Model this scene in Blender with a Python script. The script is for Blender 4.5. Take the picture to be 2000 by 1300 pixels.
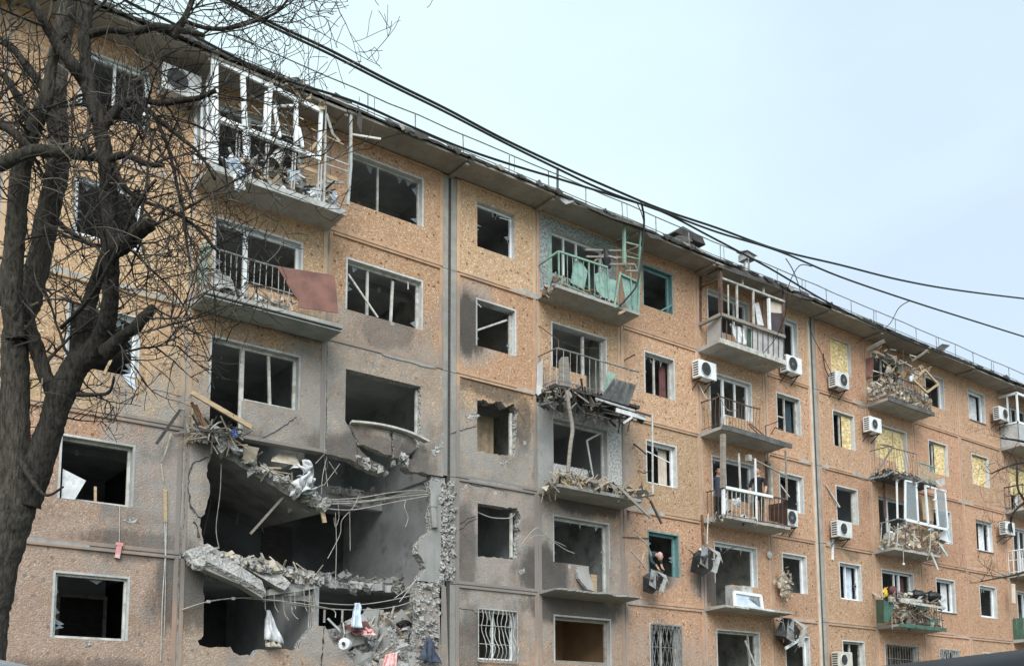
import bpy, bmesh, math, random
from mathutils import Vector, Matrix, Euler, noise
from mathutils.geometry import tessellate_polygon

for o in list(bpy.data.objects): bpy.data.objects.remove(o)
scene = bpy.context.scene
col = scene.collection
R = math.radians
rnd = random.Random(7)

# ------------------------------------------------------------------ camera
CAM = Vector((0.0, -21.073, 1.604))
YAW, PITCH, ROLL, FPX, CX, CY = 0.65602, 0.12129, -0.00391, 2000.0, 1000.0, 650 + 538.45
FWD = Vector((math.sin(YAW)*math.cos(PITCH), math.cos(YAW)*math.cos(PITCH), math.sin(PITCH)))
_r = Vector((math.cos(YAW), -math.sin(YAW), 0)); _u = _r.cross(FWD)
RGT = _r*math.cos(ROLL) + _u*math.sin(ROLL); UPV = -_r*math.sin(ROLL) + _u*math.cos(ROLL)
cam_d = bpy.data.cameras.new('camera'); cam = bpy.data.objects.new('camera', cam_d); col.objects.link(cam)
cam.matrix_world = Matrix.Translation(CAM) @ Matrix((RGT, UPV, -FWD)).transposed().to_4x4()
cam_d.sensor_width = 36; cam_d.sensor_fit = 'HORIZONTAL'; cam_d.lens = 36.0
cam_d.shift_y = 538.45/2000.0; cam_d.clip_end = 3000; cam_d.clip_start = 0.05
scene.camera = cam

# ------------------------------------------------------------------ sky, sun, exposure
world = bpy.data.worlds.new('World'); scene.world = world; world.use_nodes = True
wn = world.node_tree.nodes; wl = world.node_tree.links; wn.clear()
SUN_EL, SUN_AZ = R(42), R(-40)         # azimuth measured from -y (towards the camera side) to -x
sun_from = Vector((math.sin(SUN_AZ)*math.cos(SUN_EL), -math.cos(SUN_AZ)*math.cos(SUN_EL), math.sin(SUN_EL)))
sky = wn.new('ShaderNodeTexSky'); sky.sky_type = 'NISHITA'; sky.sun_disc = False
sky.sun_elevation = SUN_EL; sky.sun_rotation = math.atan2(sun_from.x, sun_from.y)
sky.air_density = 1.0; sky.dust_density = 3.0; sky.ozone_density = 1.0
b_sky = wn.new('ShaderNodeBackground'); b_sky.inputs[1].default_value = 0.07
wl.new(sky.outputs[0], b_sky.inputs[0])
tc = wn.new('ShaderNodeTexCoord'); mp = wn.new('ShaderNodeMapping'); mp.inputs['Scale'].default_value = (1.0, 1.0, 2.2)
nz = wn.new('ShaderNodeTexNoise'); nz.inputs['Scale'].default_value = 1.7; nz.inputs['Detail'].default_value = 4; nz.inputs['Roughness'].default_value = 0.45
wl.new(tc.outputs['Generated'], mp.inputs[0]); wl.new(mp.outputs[0], nz.inputs['Vector'])
cr = wn.new('ShaderNodeValToRGB')
cr.color_ramp.elements[0].position = 0.30; cr.color_ramp.elements[0].color = (0.62, 0.75, 0.865, 1)
cr.color_ramp.elements[1].position = 0.62; cr.color_ramp.elements[1].color = (0.78, 0.97, 0.99, 1)
dt = wn.new('ShaderNodeVectorMath'); dt.operation = 'DOT_PRODUCT'; wl.new(tc.outputs['Generated'], dt.inputs[0]); dt.inputs[1].default_value = (-.75, .25, .6)
ma = wn.new('ShaderNodeMath'); ma.operation = 'MULTIPLY_ADD'; wl.new(dt.outputs['Value'], ma.inputs[0]); ma.inputs[1].default_value = .40; wl.new(nz.outputs[0], ma.inputs[2])
wl.new(ma.outputs[0], cr.inputs[0])
b_cloud = wn.new('ShaderNodeBackground'); b_cloud.inputs[1].default_value = 0.455
wl.new(cr.outputs[0], b_cloud.inputs[0])
mixw = wn.new('ShaderNodeMixShader'); mixw.inputs[0].default_value = 0.86
wl.new(b_sky.outputs[0], mixw.inputs[1]); wl.new(b_cloud.outputs[0], mixw.inputs[2])
wo = wn.new('ShaderNodeOutputWorld'); wl.new(mixw.outputs[0], wo.inputs[0])
sl = bpy.data.lights.new('sun', 'SUN'); sl.energy = 1.35; sl.angle = R(45); sl.color = (1.0, 0.975, 0.94)
so = bpy.data.objects.new('sun', sl); col.objects.link(so); so.location = (-10, -30, 40)
so.rotation_euler = (-sun_from).to_track_quat('-Z', 'Y').to_euler()
vs = scene.view_settings; vs.view_transform = 'Standard'; vs.look = 'None'; vs.gamma = 1; vs.use_curve_mapping = False
vs.exposure = 1.42

# ------------------------------------------------------------------ helpers
Z0 = 5.34; FH = 2.75
def J(f): return Z0 + (f-2)*FH            # level of the joint under storey f
TOP = Z0 + 10.83
def ray(x, y): return FWD*FPX + RGT*(x-CX) - UPV*(y-CY)
def px(x, y, Y=0.0):
    v = ray(x, y); return CAM + v*((Y-CAM.y)/v.y)
def pd(x, y, d):
    v = ray(x, y); return CAM + v*(d/FPX)

def rotm(rx=0, ry=0, rz=0): return Euler((rx, ry, rz)).to_matrix()
def rrot(rg): return rotm(rg.uniform(-3.1, 3.1), rg.uniform(-3.1, 3.1), rg.uniform(-3.1, 3.1))
BOXF = [(0,1,3,2),(4,6,7,5),(0,4,5,1),(2,3,7,6),(0,2,6,4),(1,5,7,3)]
class MB:
    def __init__(s): s.v = []; s.f = []; s.m = []
    def add(s, vs_, fs, mi=0):
        n = len(s.v); s.v += [tuple(p) for p in vs_]
        for f in fs: s.f.append(tuple(i+n for i in f)); s.m.append(mi)
        return s
    def box(s, x0, x1, y0, y1, z0, z1, mi=0):
        return s.add([(x, y, z) for x in (x0, x1) for y in (y0, y1) for z in (z0, z1)], BOXF, mi)
    def obox(s, c, sz, M=None, mi=0, jit=0, rg=rnd):
        M = M or Matrix.Identity(3); c = Vector(c); vv = []
        for x in (-.5, .5):
            for y in (-.5, .5):
                for z in (-.5, .5):
                    p = Vector((x*sz[0], y*sz[1], z*sz[2]))
                    if jit: p = Vector((p.x*(1+rg.uniform(-jit, jit)), p.y*(1+rg.uniform(-jit, jit)), p.z*(1+rg.uniform(-jit, jit))))
                    vv.append(c + M @ p)
        return s.add(vv, BOXF, mi)
    def beam(s, a, b, w, d=None, mi=0, up=None):
        a = Vector(a); b = Vector(b); d = d or w; t = b-a
        if t.length < 1e-6: return s
        t.normalize(); ref = Vector(up) if up else (Vector((0, 1, 0)) if abs(t.y) < .9 else Vector((0, 0, 1)))
        q = t.cross(ref).normalized(); k = q.cross(t).normalized()
        vv = [p + q*(w/2*i) + k*(d/2*j) for p in (a, b) for i in (-1, 1) for j in (-1, 1)]
        return s.add(vv, BOXF, mi)
    def path(s, pts, w, d=None, mi=0):
        for a, b in zip(pts[:-1], pts[1:]): s.beam(a, b, w, d, mi)
        return s
    def tube(s, pts, r, n=6, mi=0, cap=True):
        pts = [Vector(p) for p in pts]; k = len(pts)
        rs = r if isinstance(r, (list, tuple)) else [r]*k
        base = len(s.v); prev = None
        for i, p in enumerate(pts):
            t = (pts[min(i+1, k-1)] - pts[max(i-1, 0)])
            if t.length < 1e-7: t = Vector((0, 0, 1))
            t.normalize()
            if prev is None:
                ref = Vector((0, 0, 1)) if abs(t.z) < .9 else Vector((1, 0, 0)); q = t.cross(ref).normalized()
            else:
                q = prev - t*prev.dot(t); q = q.normalized() if q.length > 1e-6 else t.orthogonal().normalized()
            prev = q; w = t.cross(q)
            for j in range(n):
                a = 2*math.pi*j/n; s.v.append(tuple(p + (q*math.cos(a) + w*math.sin(a))*rs[i]))
        for i in range(k-1):
            for j in range(n):
                s.f.append((base+i*n+j, base+i*n+(j+1) % n, base+(i+1)*n+(j+1) % n, base+(i+1)*n+j)); s.m.append(mi)
        if cap:
            s.f.append(tuple(base+j for j in range(n))[::-1]); s.m.append(mi)
            s.f.append(tuple(base+(k-1)*n+j for j in range(n))); s.m.append(mi)
        return s
    def poly(s, loops, y0, y1, mi=0, mside=None, mback=None):
        mside = mi if mside is None else mside; mback = mside if mback is None else mback
        L = [[Vector((x, z, 0)) for x, z in lp] for lp in loops]
        tris = tessellate_polygon(L); flat = [p for lp in L for p in lp]; n = len(flat)
        s_ = len(s.v); s.v += [(p.x, y0, p.y) for p in flat] + [(p.x, y1, p.y) for p in flat]
        for t in tris:
            s.f.append(tuple(s_+i for i in t)); s.m.append(mi)
            s.f.append(tuple(s_+n+i for i in t[::-1])); s.m.append(mback)
        o = 0
        for li, lp in enumerate(L):
            k = len(lp); ms = mside[li] if isinstance(mside, (list, tuple)) else mside
            for i in range(k):
                a, b = o+i, o+(i+1) % k
                s.f.append((s_+a, s_+b, s_+n+b, s_+n+a)); s.m.append(ms)
            o += k
        return s
    def sheet(s, pts, th, mi=0):
        pts = [Vector(p) for p in pts]; n = len(pts)
        nn = Vector((0, 0, 0))
        for i in range(n): nn += pts[i].cross(pts[(i+1) % n])
        nn.normalize(); b = len(s.v)
        s.v += [tuple(p) for p in pts] + [tuple(p + nn*th) for p in pts]
        s.f.append(tuple(range(b, b+n))); s.m.append(mi)
        s.f.append(tuple(range(b+2*n-1, b+n-1, -1))); s.m.append(mi)
        for i in range(n):
            j = (i+1) % n; s.f.append((b+i, b+j, b+n+j, b+n+i)); s.m.append(mi)
        return s
    def grid(s, fn, nu, nv, th=0.0, mi=0):
        b = len(s.v)
        for i in range(nu+1):
            for j in range(nv+1): s.v.append(tuple(fn(i/nu, j/nv)))
        for i in range(nu):
            for j in range(nv):
                a = b+i*(nv+1)+j; s.f.append((a, a+1, a+nv+2, a+nv+1)); s.m.append(mi)
        return s
    def chunk(s, c, sz, rg, mi=0):
        M = rrot(rg); pts = []
        for x in (-1, 1):
            for y in (-1, 1):
                for z in (-1, 1):
                    k = rg.uniform(.55, 1.1)
                    pts.append(Vector(c) + M @ Vector((x*sz*.5*k*rg.uniform(.7, 1.3), y*sz*.42*k*rg.uniform(.7, 1.2), z*sz*.34*k)))
        return s.add(pts, BOXF, mi)
    def shard(s, c, sz, rg, mi=0, th=.012):
        M = rrot(rg); k = rg.randint(3, 5); a0 = rg.uniform(0, 6.28); pts = []
        for i in range(k):
            a = a0 + 6.28*i/k + rg.uniform(-.3, .3); q = sz*rg.uniform(.35, .65)
            pts.append(Vector(c) + M @ Vector((q*math.cos(a), q*.7*math.sin(a), 0)))
        return s.sheet(pts, th, mi)
    def stick(s, c, L, w, rg, mi=0, flat=.6):
        d = Vector((rg.uniform(-1, 1), rg.uniform(-.6, .6), rg.uniform(-flat, flat))).normalized()*L*.5
        c = Vector(c); return s.beam(c-d, c+d, w, w*rg.uniform(.35, 1), mi)
    def sphere(s, c, r, sc=(1, 1, 1), nu=10, nv=7, mi=0, M=None):
        c = Vector(c); M = M or Matrix.Identity(3); b = len(s.v)
        for j in range(nv+1):
            t = math.pi*j/nv
            for i in range(nu):
                a = 2*math.pi*i/nu
                s.v.append(tuple(c + M @ Vector((r*sc[0]*math.sin(t)*math.cos(a), r*sc[1]*math.sin(t)*math.sin(a), r*sc[2]*math.cos(t)))))
        for j in range(nv):
            for i in range(nu):
                s.f.append((b+j*nu+i, b+j*nu+(i+1) % nu, b+(j+1)*nu+(i+1) % nu, b+(j+1)*nu+i)); s.m.append(mi)
        return s
    def build(s, name, mats, parent=None, label=None, cat=None, group=None, kind=None, smooth=False, color=None, bevel=0):
        me = bpy.data.meshes.new(name); me.from_pydata(s.v, [], s.f)
        mats = mats if isinstance(mats, (list, tuple)) else [mats]
        for m in mats: me.materials.append(m)
        if len(mats) > 1: me.polygons.foreach_set('material_index', s.m)
        bm = bmesh.new(); bm.from_mesh(me)
        bmesh.ops.recalc_face_normals(bm, faces=bm.faces); bm.to_mesh(me); bm.free()
        if smooth: me.polygons.foreach_set('use_smooth', [True]*len(me.polygons))
        me.update()
        o = bpy.data.objects.new(name, me); col.objects.link(o)
        if parent: o.parent = parent
        if color: o.color = color
        if bevel:
            md = o.modifiers.new('bevel', 'BEVEL'); md.width = bevel; md.segments = 2; md.limit_method = 'ANGLE'
        tag(o, label, cat, group, kind); return o
def tag(o, label=None, cat=None, group=None, kind=None):
    if label: o['label'] = label
    if cat: o['category'] = cat
    if group: o['group'] = group
    if kind: o['kind'] = kind
    return o
def empty(name, loc, label=None, cat=None, group=None, kind=None):
    o = bpy.data.objects.new(name, None); col.objects.link(o); o.location = loc; o.empty_display_size = .3
    return tag(o, label, cat, group, kind)
def under(o, parent):
    # parent keeping world placement (parents here only translate)
    o.parent = parent; o.matrix_parent_inverse = Matrix.Translation(-parent.location); return o
def catenary(a, b, sag, n=16):
    a = Vector(a); b = Vector(b)
    return [a.lerp(b, i/n) - Vector((0, 0, sag*4*(i/n)*(1-i/n))) for i in range(n+1)]
def smooth_path(pts, n=5):
    pts = [Vector(p) for p in pts]; out = []
    for i in range(len(pts)-1):
        p0 = pts[max(i-1, 0)]; p1 = pts[i]; p2 = pts[i+1]; p3 = pts[min(i+2, len(pts)-1)]
        for k in range(n):
            t = k/n
            out.append(.5*((2*p1) + (p2-p0)*t + (2*p0-5*p1+4*p2-p3)*t*t + (3*p1-p0-3*p2+p3)*t**3))
    out.append(pts[-1]); return out

# ------------------------------------------------------------------ materials
def newmat(name):
    m = bpy.data.materials.new(name); m.use_nodes = True; nt = m.node_tree
    return m, nt, nt.nodes, nt.links, nt.nodes['Principled BSDF']
def mathn(N, Lk, op, a, b=None, c=None, clamp=False):
    n = N.new('ShaderNodeMath'); n.operation = op; n.use_clamp = clamp
    for i, v in enumerate((a, b, c)):
        if v is None: continue
        if isinstance(v, (int, float)): n.inputs[i].default_value = v
        else: Lk.new(v, n.inputs[i])
    return n.outputs[0]
def mix(N, Lk, f, a, b, mode='MIX'):
    n = N.new('ShaderNodeMix'); n.data_type = 'RGBA'; n.blend_type = mode
    for sock, v in ((n.inputs['Factor'], f), (n.inputs[6], a), (n.inputs[7], b)):
        if isinstance(v, (int, float)): sock.default_value = v
        elif isinstance(v, tuple): sock.default_value = v if len(v) == 4 else v+(1,)
        else: Lk.new(v, sock)
    return n.outputs[2]
def noise_n(N, Lk, vec, scale, detail=3, rough=.55):
    n = N.new('ShaderNodeTexNoise'); n.inputs['Scale'].default_value = scale; n.inputs['Detail'].default_value = detail
    n.inputs['Roughness'].default_value = rough; Lk.new(vec, n.inputs['Vector']); return n.outputs[0]
def ramp(N, Lk, f, stops):
    n = N.new('ShaderNodeValToRGB'); e = n.color_ramp.elements
    while len(e) < len(stops): e.new(.5)
    for el, (p, c) in zip(e, stops): el.position = p; el.color = c if len(c) == 4 else tuple(c)+(1,)
    Lk.new(f, n.inputs[0]); return n.outputs[0]
def maprange(N, Lk, v, a, b, c=0, d=1):
    n = N.new('ShaderNodeMapRange'); n.interpolation_type = 'SMOOTHSTEP'; Lk.new(v, n.inputs[0])
    for i, x in enumerate((a, b, c, d)): n.inputs[i+1].default_value = x
    return n.outputs[0]
def bump(N, Lk, bs, h, strength=.3, dist=.02):
    n = N.new('ShaderNodeBump'); n.inputs['Strength'].default_value = strength; n.inputs['Distance'].default_value = dist
    Lk.new(h, n.inputs['Height']); Lk.new(n.outputs[0], bs.inputs['Normal'])
# soot left on the facade by the blast and the fires: (x, z above joint 1/2, rx, rz, strength)
SOOT = [(12.2, 1.3, 7.8, 4.2, 1.0), (14.9, 6.9, 1.0, 1.3, .75), (17.0, .6, 4.4, 2.5, .8), (18.7, 4.1, 2.4, 2.0, .85),
        (12.2, 5.0, 2.3, 2.2, .75), (6.0, -1.2, 5.5, 3.4, .55), (20.6, -2.4, 5.2, 2.2, .5), (22.0, 1.15, .8, .8, .8), (24.0, 1.0, .9, .9, .8), (9.6, 3.6, 3.5, 1.6, .5)]
BLACK = [(14.85, 6.9, .62, .95, 1.0), (15.6, 5.3, 1.3, .35, .8), (17.2, .55, 1.0, .8, .9), (18.2, -.35, 1.9, .5, .9), (12.0, 2.9, 1.9, .55, .7), (8.4, 2.6, .9, .7, .8), (7.6, -.7, .9, 1.1, .8), (14.7, 1.0, .45, 1.3, .7),
         (14.9, -1.7, .5, 1.2, .6), (17.5, 3.2, .6, .35, .9), (19.0, 2.65, 1.6, .35, .9), (21.9, .95, .55, .6, .9), (23.95, .75, .6, .7, .9), (12.4, 6.2, .9, .6, .5), (28.1, -.7, .7, .8, .5), (6.6, .1, 1.6, .35, .6), (16.6, 4.7, .4, .8, .7), (9.9, 5.7, 1.2, .35, .6), (5.6, -2.7, 2.2, .5, .6), (31.5, 2.6, .5, .3, .5)]
def grit0(N, Lk, pos): return noise_n(N, Lk, pos, 11, 3, .6)
def soot_field(N, Lk, fields=None):
    g = N.new('ShaderNodeNewGeometry'); pos = g.outputs['Position']
    mz = N.new('ShaderNodeMapping'); mz.inputs['Scale'].default_value = (1.25, 1, .5); Lk.new(pos, mz.inputs[0])
    n1 = noise_n(N, Lk, mz.outputs[0], .7, 5, .65); n2 = noise_n(N, Lk, mz.outputs[0], 3.2, 4, .7)
    wob = mathn(N, Lk, 'ADD', mathn(N, Lk, 'MULTIPLY', mathn(N, Lk, 'SUBTRACT', n1, .5), 1.3), mathn(N, Lk, 'MULTIPLY', mathn(N, Lk, 'SUBTRACT', n2, .5), .7))
    out = None
    for cx, cz, rx, rz, st in (fields or SOOT):
        a = N.new('ShaderNodeVectorMath'); a.operation = 'SUBTRACT'; Lk.new(pos, a.inputs[0]); a.inputs[1].default_value = (cx, 0, cz+Z0)
        b = N.new('ShaderNodeVectorMath'); b.operation = 'MULTIPLY'; Lk.new(a.outputs[0], b.inputs[0]); b.inputs[1].default_value = (1/rx, 0, 1/rz)
        l = N.new('ShaderNodeVectorMath'); l.operation = 'LENGTH'; Lk.new(b.outputs[0], l.inputs[0])
        d = mathn(N, Lk, 'ADD', l.outputs['Value'], wob)
        v = maprange(N, Lk, d, 1.15, .66, 0, st)
        out = v if out is None else mathn(N, Lk, 'MAXIMUM', out, v)
    return out, pos
def make_pebble():
    m, nt, N, Lk, bs = newmat('pebble_dash')
    soot, pos = soot_field(N, Lk)
    vo = N.new('ShaderNodeTexVoronoi'); vo.inputs['Scale'].default_value = 36; Lk.new(pos, vo.inputs['Vector'])
    sep = N.new('ShaderNodeSeparateColor'); Lk.new(vo.outputs['Color'], sep.inputs[0])
    c = ramp(N, Lk, sep.outputs[0], [(0, (.345, .215, .135)), (.25, (.43, .29, .19)), (.55, (.49, .345, .23)), (.8, (.54, .40, .28)), (.95, (.60, .49, .375)), (1, (.76, .70, .61))])
    # dark river pebbles
    v2 = N.new('ShaderNodeTexVoronoi'); v2.inputs['Scale'].default_value = 6.4; Lk.new(pos, v2.inputs['Vector'])
    s2 = N.new('ShaderNodeSeparateColor'); Lk.new(v2.outputs['Color'], s2.inputs[0])
    rad = mathn(N, Lk, 'MULTIPLY_ADD', s2.outputs[1], .15, .10)
    dot = mathn(N, Lk, 'MULTIPLY', mathn(N, Lk, 'LESS_THAN', v2.outputs['Distance'], rad), mathn(N, Lk, 'GREATER_THAN', s2.outputs[0], .22))
    c = mix(N, Lk, mathn(N, Lk, 'MULTIPLY', dot, .76), c, (.15, .082, .052))
    oi = N.new('ShaderNodeObjectInfo'); c = mix(N, Lk, 1.0, c, oi.outputs['Color'], 'MULTIPLY')
    # worn, pinkish areas where the aggregate has come off
    w = noise_n(N, Lk, pos, .8, 4, .6); wf = maprange(N, Lk, w, .50, .68, 0, .6)
    c = mix(N, Lk, wf, c, mix(N, Lk, .55, c, (.46, .255, .165)))
    lf = noise_n(N, Lk, pos, 2.2, 3, .6); c = mix(N, Lk, maprange(N, Lk, lf, .4, .75, 0, .25), c, mix(N, Lk, .6, c, (.30, .20, .12)))
    mp_ = N.new('ShaderNodeMapping'); mp_.inputs['Scale'].default_value = (2.6, 2.6, .22); Lk.new(pos, mp_.inputs[0])
    st = noise_n(N, Lk, mp_.outputs[0], 1.0, 4, .6); c = mix(N, Lk, maprange(N, Lk, st, .55, .78, 0, .38), c, (.20, .165, .13))
    # shrapnel chips knocked out of the finish
    v3 = N.new('ShaderNodeTexVoronoi'); v3.inputs['Scale'].default_value = 1.9; Lk.new(pos, v3.inputs['Vector'])
    s3 = N.new('ShaderNodeSeparateColor'); Lk.new(v3.outputs['Color'], s3.inputs[0])
    chip = mathn(N, Lk, 'MULTIPLY', mathn(N, Lk, 'LESS_THAN', mathn(N, Lk, 'ADD', v3.outputs['Distance'], mathn(N, Lk, 'MULTIPLY', grit0(N, Lk, pos), .07)), mathn(N, Lk, 'MULTIPLY_ADD', s3.outputs[1], .10, .05)), mathn(N, Lk, 'GREATER_THAN', s3.outputs[0], .62))
    grit = noise_n(N, Lk, pos, 30, 2, .6); big = noise_n(N, Lk, pos, .9, 5, .62); med = noise_n(N, Lk, pos, 3.3, 4, .6)
    sc = mix(N, Lk, grit, (.20, .202, .20), (.37, .368, .36))
    sc = mix(N, Lk, maprange(N, Lk, big, .42, .66, 0, .6), sc, (.10, .10, .10))
    sc = mix(N, Lk, maprange(N, Lk, med, .55, .75, 0, .45), sc, (.40, .395, .38))
    keep = mathn(N, Lk, 'MULTIPLY_ADD', maprange(N, Lk, med, .35, .65), .24, .05)
    c = mix(N, Lk, mathn(N, Lk, 'MULTIPLY', soot, .95), c, mix(N, Lk, keep, sc, c))
    blk = soot_field(N, Lk, BLACK)[0]; c = mix(N, Lk, mathn(N, Lk, 'MULTIPLY', blk, .85), c, (.05, .047, .045))
    c = mix(N, Lk, mathn(N, Lk, 'MULTIPLY', chip, mathn(N, Lk, 'MULTIPLY_ADD', soot, .5, .10)), c, (.50, .49, .47))
    Lk.new(c, bs.inputs['Base Color']); bs.inputs['Roughness'].default_value = .85; bs.inputs['Specular IOR Level'].default_value = .25
    h = mathn(N, Lk, 'ADD', mathn(N, Lk, 'MULTIPLY', vo.outputs['Distance'], -1), mathn(N, Lk, 'MULTIPLY', dot, .5))
    bump(N, Lk, bs, h, .5, .02); return m
def make_sooted(name, c1, c2, scale=3.0, sootk=.8, rough=.85, streak=True, fine=40, objcol=False, bstr=.25):
    m, nt, N, Lk, bs = newmat(name); soot, pos = soot_field(N, Lk)
    n = noise_n(N, Lk, pos, scale, 5, .65); c = mix(N, Lk, maprange(N, Lk, n, .3, .7), c1, c2)
    f = noise_n(N, Lk, pos, fine, 2, .6); c = mix(N, Lk, mathn(N, Lk, 'MULTIPLY', f, .35), c, (.08, .075, .07))
    if streak:
        mp_ = N.new('ShaderNodeMapping'); mp_.inputs['Scale'].default_value = (4, 4, .3); Lk.new(pos, mp_.inputs[0])
        st = noise_n(N, Lk, mp_.outputs[0], 1.4, 4, .6); c = mix(N, Lk, maprange(N, Lk, st, .52, .78, 0, .5), c, (.14, .125, .11))
    if objcol:
        oi = N.new('ShaderNodeObjectInfo'); c = mix(N, Lk, 1.0, c, oi.outputs['Color'], 'MULTIPLY')
    c = mix(N, Lk, mathn(N, Lk, 'MULTIPLY', soot, sootk), c, (.19, .19, .19))
    Lk.new(c, bs.inputs['Base Color']); bs.inputs['Roughness'].default_value = rough; bs.inputs['Specular IOR Level'].default_value = .25
    bump(N, Lk, bs, mathn(N, Lk, 'ADD', n, mathn(N, Lk, 'MULTIPLY', f, .25)), bstr, .02); return m
def make_plain(name, c1, c2=None, scale=4.0, rough=.6, metal=0.0, fine=0, dirt=0.0, bstr=.1, spec=.4):
    m, nt, N, Lk, bs = newmat(name); c2 = c2 or tuple(x*.7 for x in c1)
    g = N.new('ShaderNodeNewGeometry'); pos = g.outputs['Position']
    n = noise_n(N, Lk, pos, scale, 4, .6); c = mix(N, Lk, maprange(N, Lk, n, .35, .68), c1, c2)
    if dirt:
        d = noise_n(N, Lk, pos, scale*2.3, 5, .7); c = mix(N, Lk, maprange(N, Lk, d, .52, .72, 0, dirt), c, (.10, .085, .07))
    Lk.new(c, bs.inputs['Base Color']); bs.inputs['Roughness'].default_value = rough; bs.inputs['Metallic'].default_value = metal
    bs.inputs['Specular IOR Level'].default_value = spec
    if bstr: bump(N, Lk, bs, n, bstr, .01)
    return m
def make_grain(name, c1, c2, sc=(3, 3, 30), rough=.75):
    m, nt, N, Lk, bs = newmat(name); t = N.new('ShaderNodeTexCoord')
    mp_ = N.new('ShaderNodeMapping'); mp_.inputs['Scale'].default_value = sc; Lk.new(t.outputs['Object'], mp_.inputs[0])
    n = noise_n(N, Lk, mp_.outputs[0], 1.0, 5, .65); c = mix(N, Lk, maprange(N, Lk, n, .3, .7), c1, c2)
    Lk.new(c, bs.inputs['Base Color']); bs.inputs['Roughness'].default_value = rough; bs.inputs['Specular IOR Level'].default_value = .25
    bump(N, Lk, bs, n, .3, .01); return m
def make_osb():
    m, nt, N, Lk, bs = newmat('strand_board'); g = N.new('ShaderNodeNewGeometry')
    mp_ = N.new('ShaderNodeMapping'); mp_.inputs['Scale'].default_value = (9, 9, 17); mp_.inputs['Rotation'].default_value = (0, .5, 0); Lk.new(g.outputs['Position'], mp_.inputs[0])
    v = N.new('ShaderNodeTexVoronoi'); v.inputs['Scale'].default_value = 1.1; Lk.new(mp_.outputs[0], v.inputs['Vector'])
    s = N.new('ShaderNodeSeparateColor'); Lk.new(v.outputs['Color'], s.inputs[0])
    c = ramp(N, Lk, s.outputs[0], [(0, (.46, .31, .12)), (.4, (.66, .50, .24)), (.8, (.76, .62, .34)), (1, (.86, .76, .5))])
    Lk.new(c, bs.inputs['Base Color']); bs.inputs['Roughness'].default_value = .7; return m
def make_rough_concrete():
    m, nt, N, Lk, bs = newmat('broken_concrete'); g = N.new('ShaderNodeNewGeometry'); pos = g.outputs['Position']
    v = N.new('ShaderNodeTexVoronoi'); v.inputs['Scale'].default_value = 16; Lk.new(pos, v.inputs['Vector'])
    n = noise_n(N, Lk, pos, 7, 6, .7)
    c = ramp(N, Lk, n, [(.26, (.12, .118, .114)), (.42, (.30, .295, .285)), (.60, (.43, .425, .41)), (.8, (.58, .57, .55))])
    s = N.new('ShaderNodeSeparateColor'); Lk.new(v.outputs['Color'], s.inputs[0]); c = mix(N, Lk, .35, c, s.outputs[0])
    c = mix(N, Lk, .45, c, mix(N, Lk, n, (.18, .175, .17), (.42, .41, .39)))
    Lk.new(c, bs.inputs['Base Color']); bs.inputs['Roughness'].default_value = .92; bs.inputs['Specular IOR Level'].default_value = .2
    bump(N, Lk, bs, mathn(N, Lk, 'ADD', n, v.outputs['Distance']), .9, .05); return m
def make_bark(name, c1, c2):
    m, nt, N, Lk, bs = newmat(name); t = N.new('ShaderNodeNewGeometry')
    mp_ = N.new('ShaderNodeMapping'); mp_.inputs['Scale'].default_value = (34, 34, 7); Lk.new(t.outputs['Position'], mp_.inputs[0])
    n = noise_n(N, Lk, mp_.outputs[0], 1.0, 5, .7); c = mix(N, Lk, maprange(N, Lk, n, .3, .7), c1, c2)
    l = noise_n(N, Lk, t.outputs['Position'], 5, 4, .6); c = mix(N, Lk, maprange(N, Lk, l, .55, .75, 0, .4), c, (.10, .10, .075))
    Lk.new(c, bs.inputs['Base Color']); bs.inputs['Roughness'].default_value = .95; bs.inputs['Specular IOR Level'].default_value = .15
    bump(N, Lk, bs, n, 1.0, .05); return m
def make_wallpaper(name, c1, c2):
    m, nt, N, Lk, bs = newmat(name); g = N.new('ShaderNodeNewGeometry'); pos = g.outputs['Position']
    v = N.new('ShaderNodeTexVoronoi'); v.inputs['Scale'].default_value = 6; Lk.new(pos, v.inputs['Vector'])
    c = mix(N, Lk, mathn(N, Lk, 'LESS_THAN', v.outputs['Distance'], .25), c1, c2)
    d = noise_n(N, Lk, pos, 1.6, 5, .65); c = mix(N, Lk, maprange(N, Lk, d, .42, .7, 0, .75), c, (.12, .115, .11))
    Lk.new(c, bs.inputs['Base Color']); bs.inputs['Roughness'].default_value = .9; return m
def make_glass(name='glass', tint=(.55, .62, .66)):
    m, nt, N, Lk, bs = newmat(name); bs.inputs['Base Color'].default_value = tint+(1,)
    bs.inputs['Roughness'].default_value = .08; bs.inputs['Transmission Weight'].default_value = .75; bs.inputs['IOR'].default_value = 1.45; return m

M = {}
M['pebble'] = make_pebble()
M['border'] = make_sooted('panel_border_render', (.66, .475, .335), (.54, .375, .255), 2.5, .85, objcol=True)
M['mortar'] = make_sooted('joint_mortar', (.52, .53, .52), (.36, .355, .34), 3.0, .6)
M['concrete'] = make_sooted('concrete', (.50, .49, .465), (.36, .35, .33), 1.7, .6)
M['soffit'] = make_sooted('eave_concrete', (.41, .38, .34), (.28, .26, .235), 1.2, .5)
M['reveal'] = make_sooted('reveal_plaster', (.74, .76, .76), (.55, .56, .56), 4.0, .55)
M['reveal_teal'] = make_sooted('teal_painted_reveal', (.16, .30, .31), (.11, .21, .22), 4.0, .4)
M['plaster'] = make_sooted('grey_plaster', (.52, .53, .52), (.36, .36, .35), 1.5, .5)
M['terrazzo'] = make_plain('white_chip_render', (.58, .57, .55), (.22, .22, .22), 16, .9)
M['violet_render'] = make_plain('violet_chip_render', (.42, .46, .46), (.13, .14, .145), 15, .9)
M['rubble'] = make_rough_concrete()
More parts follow.
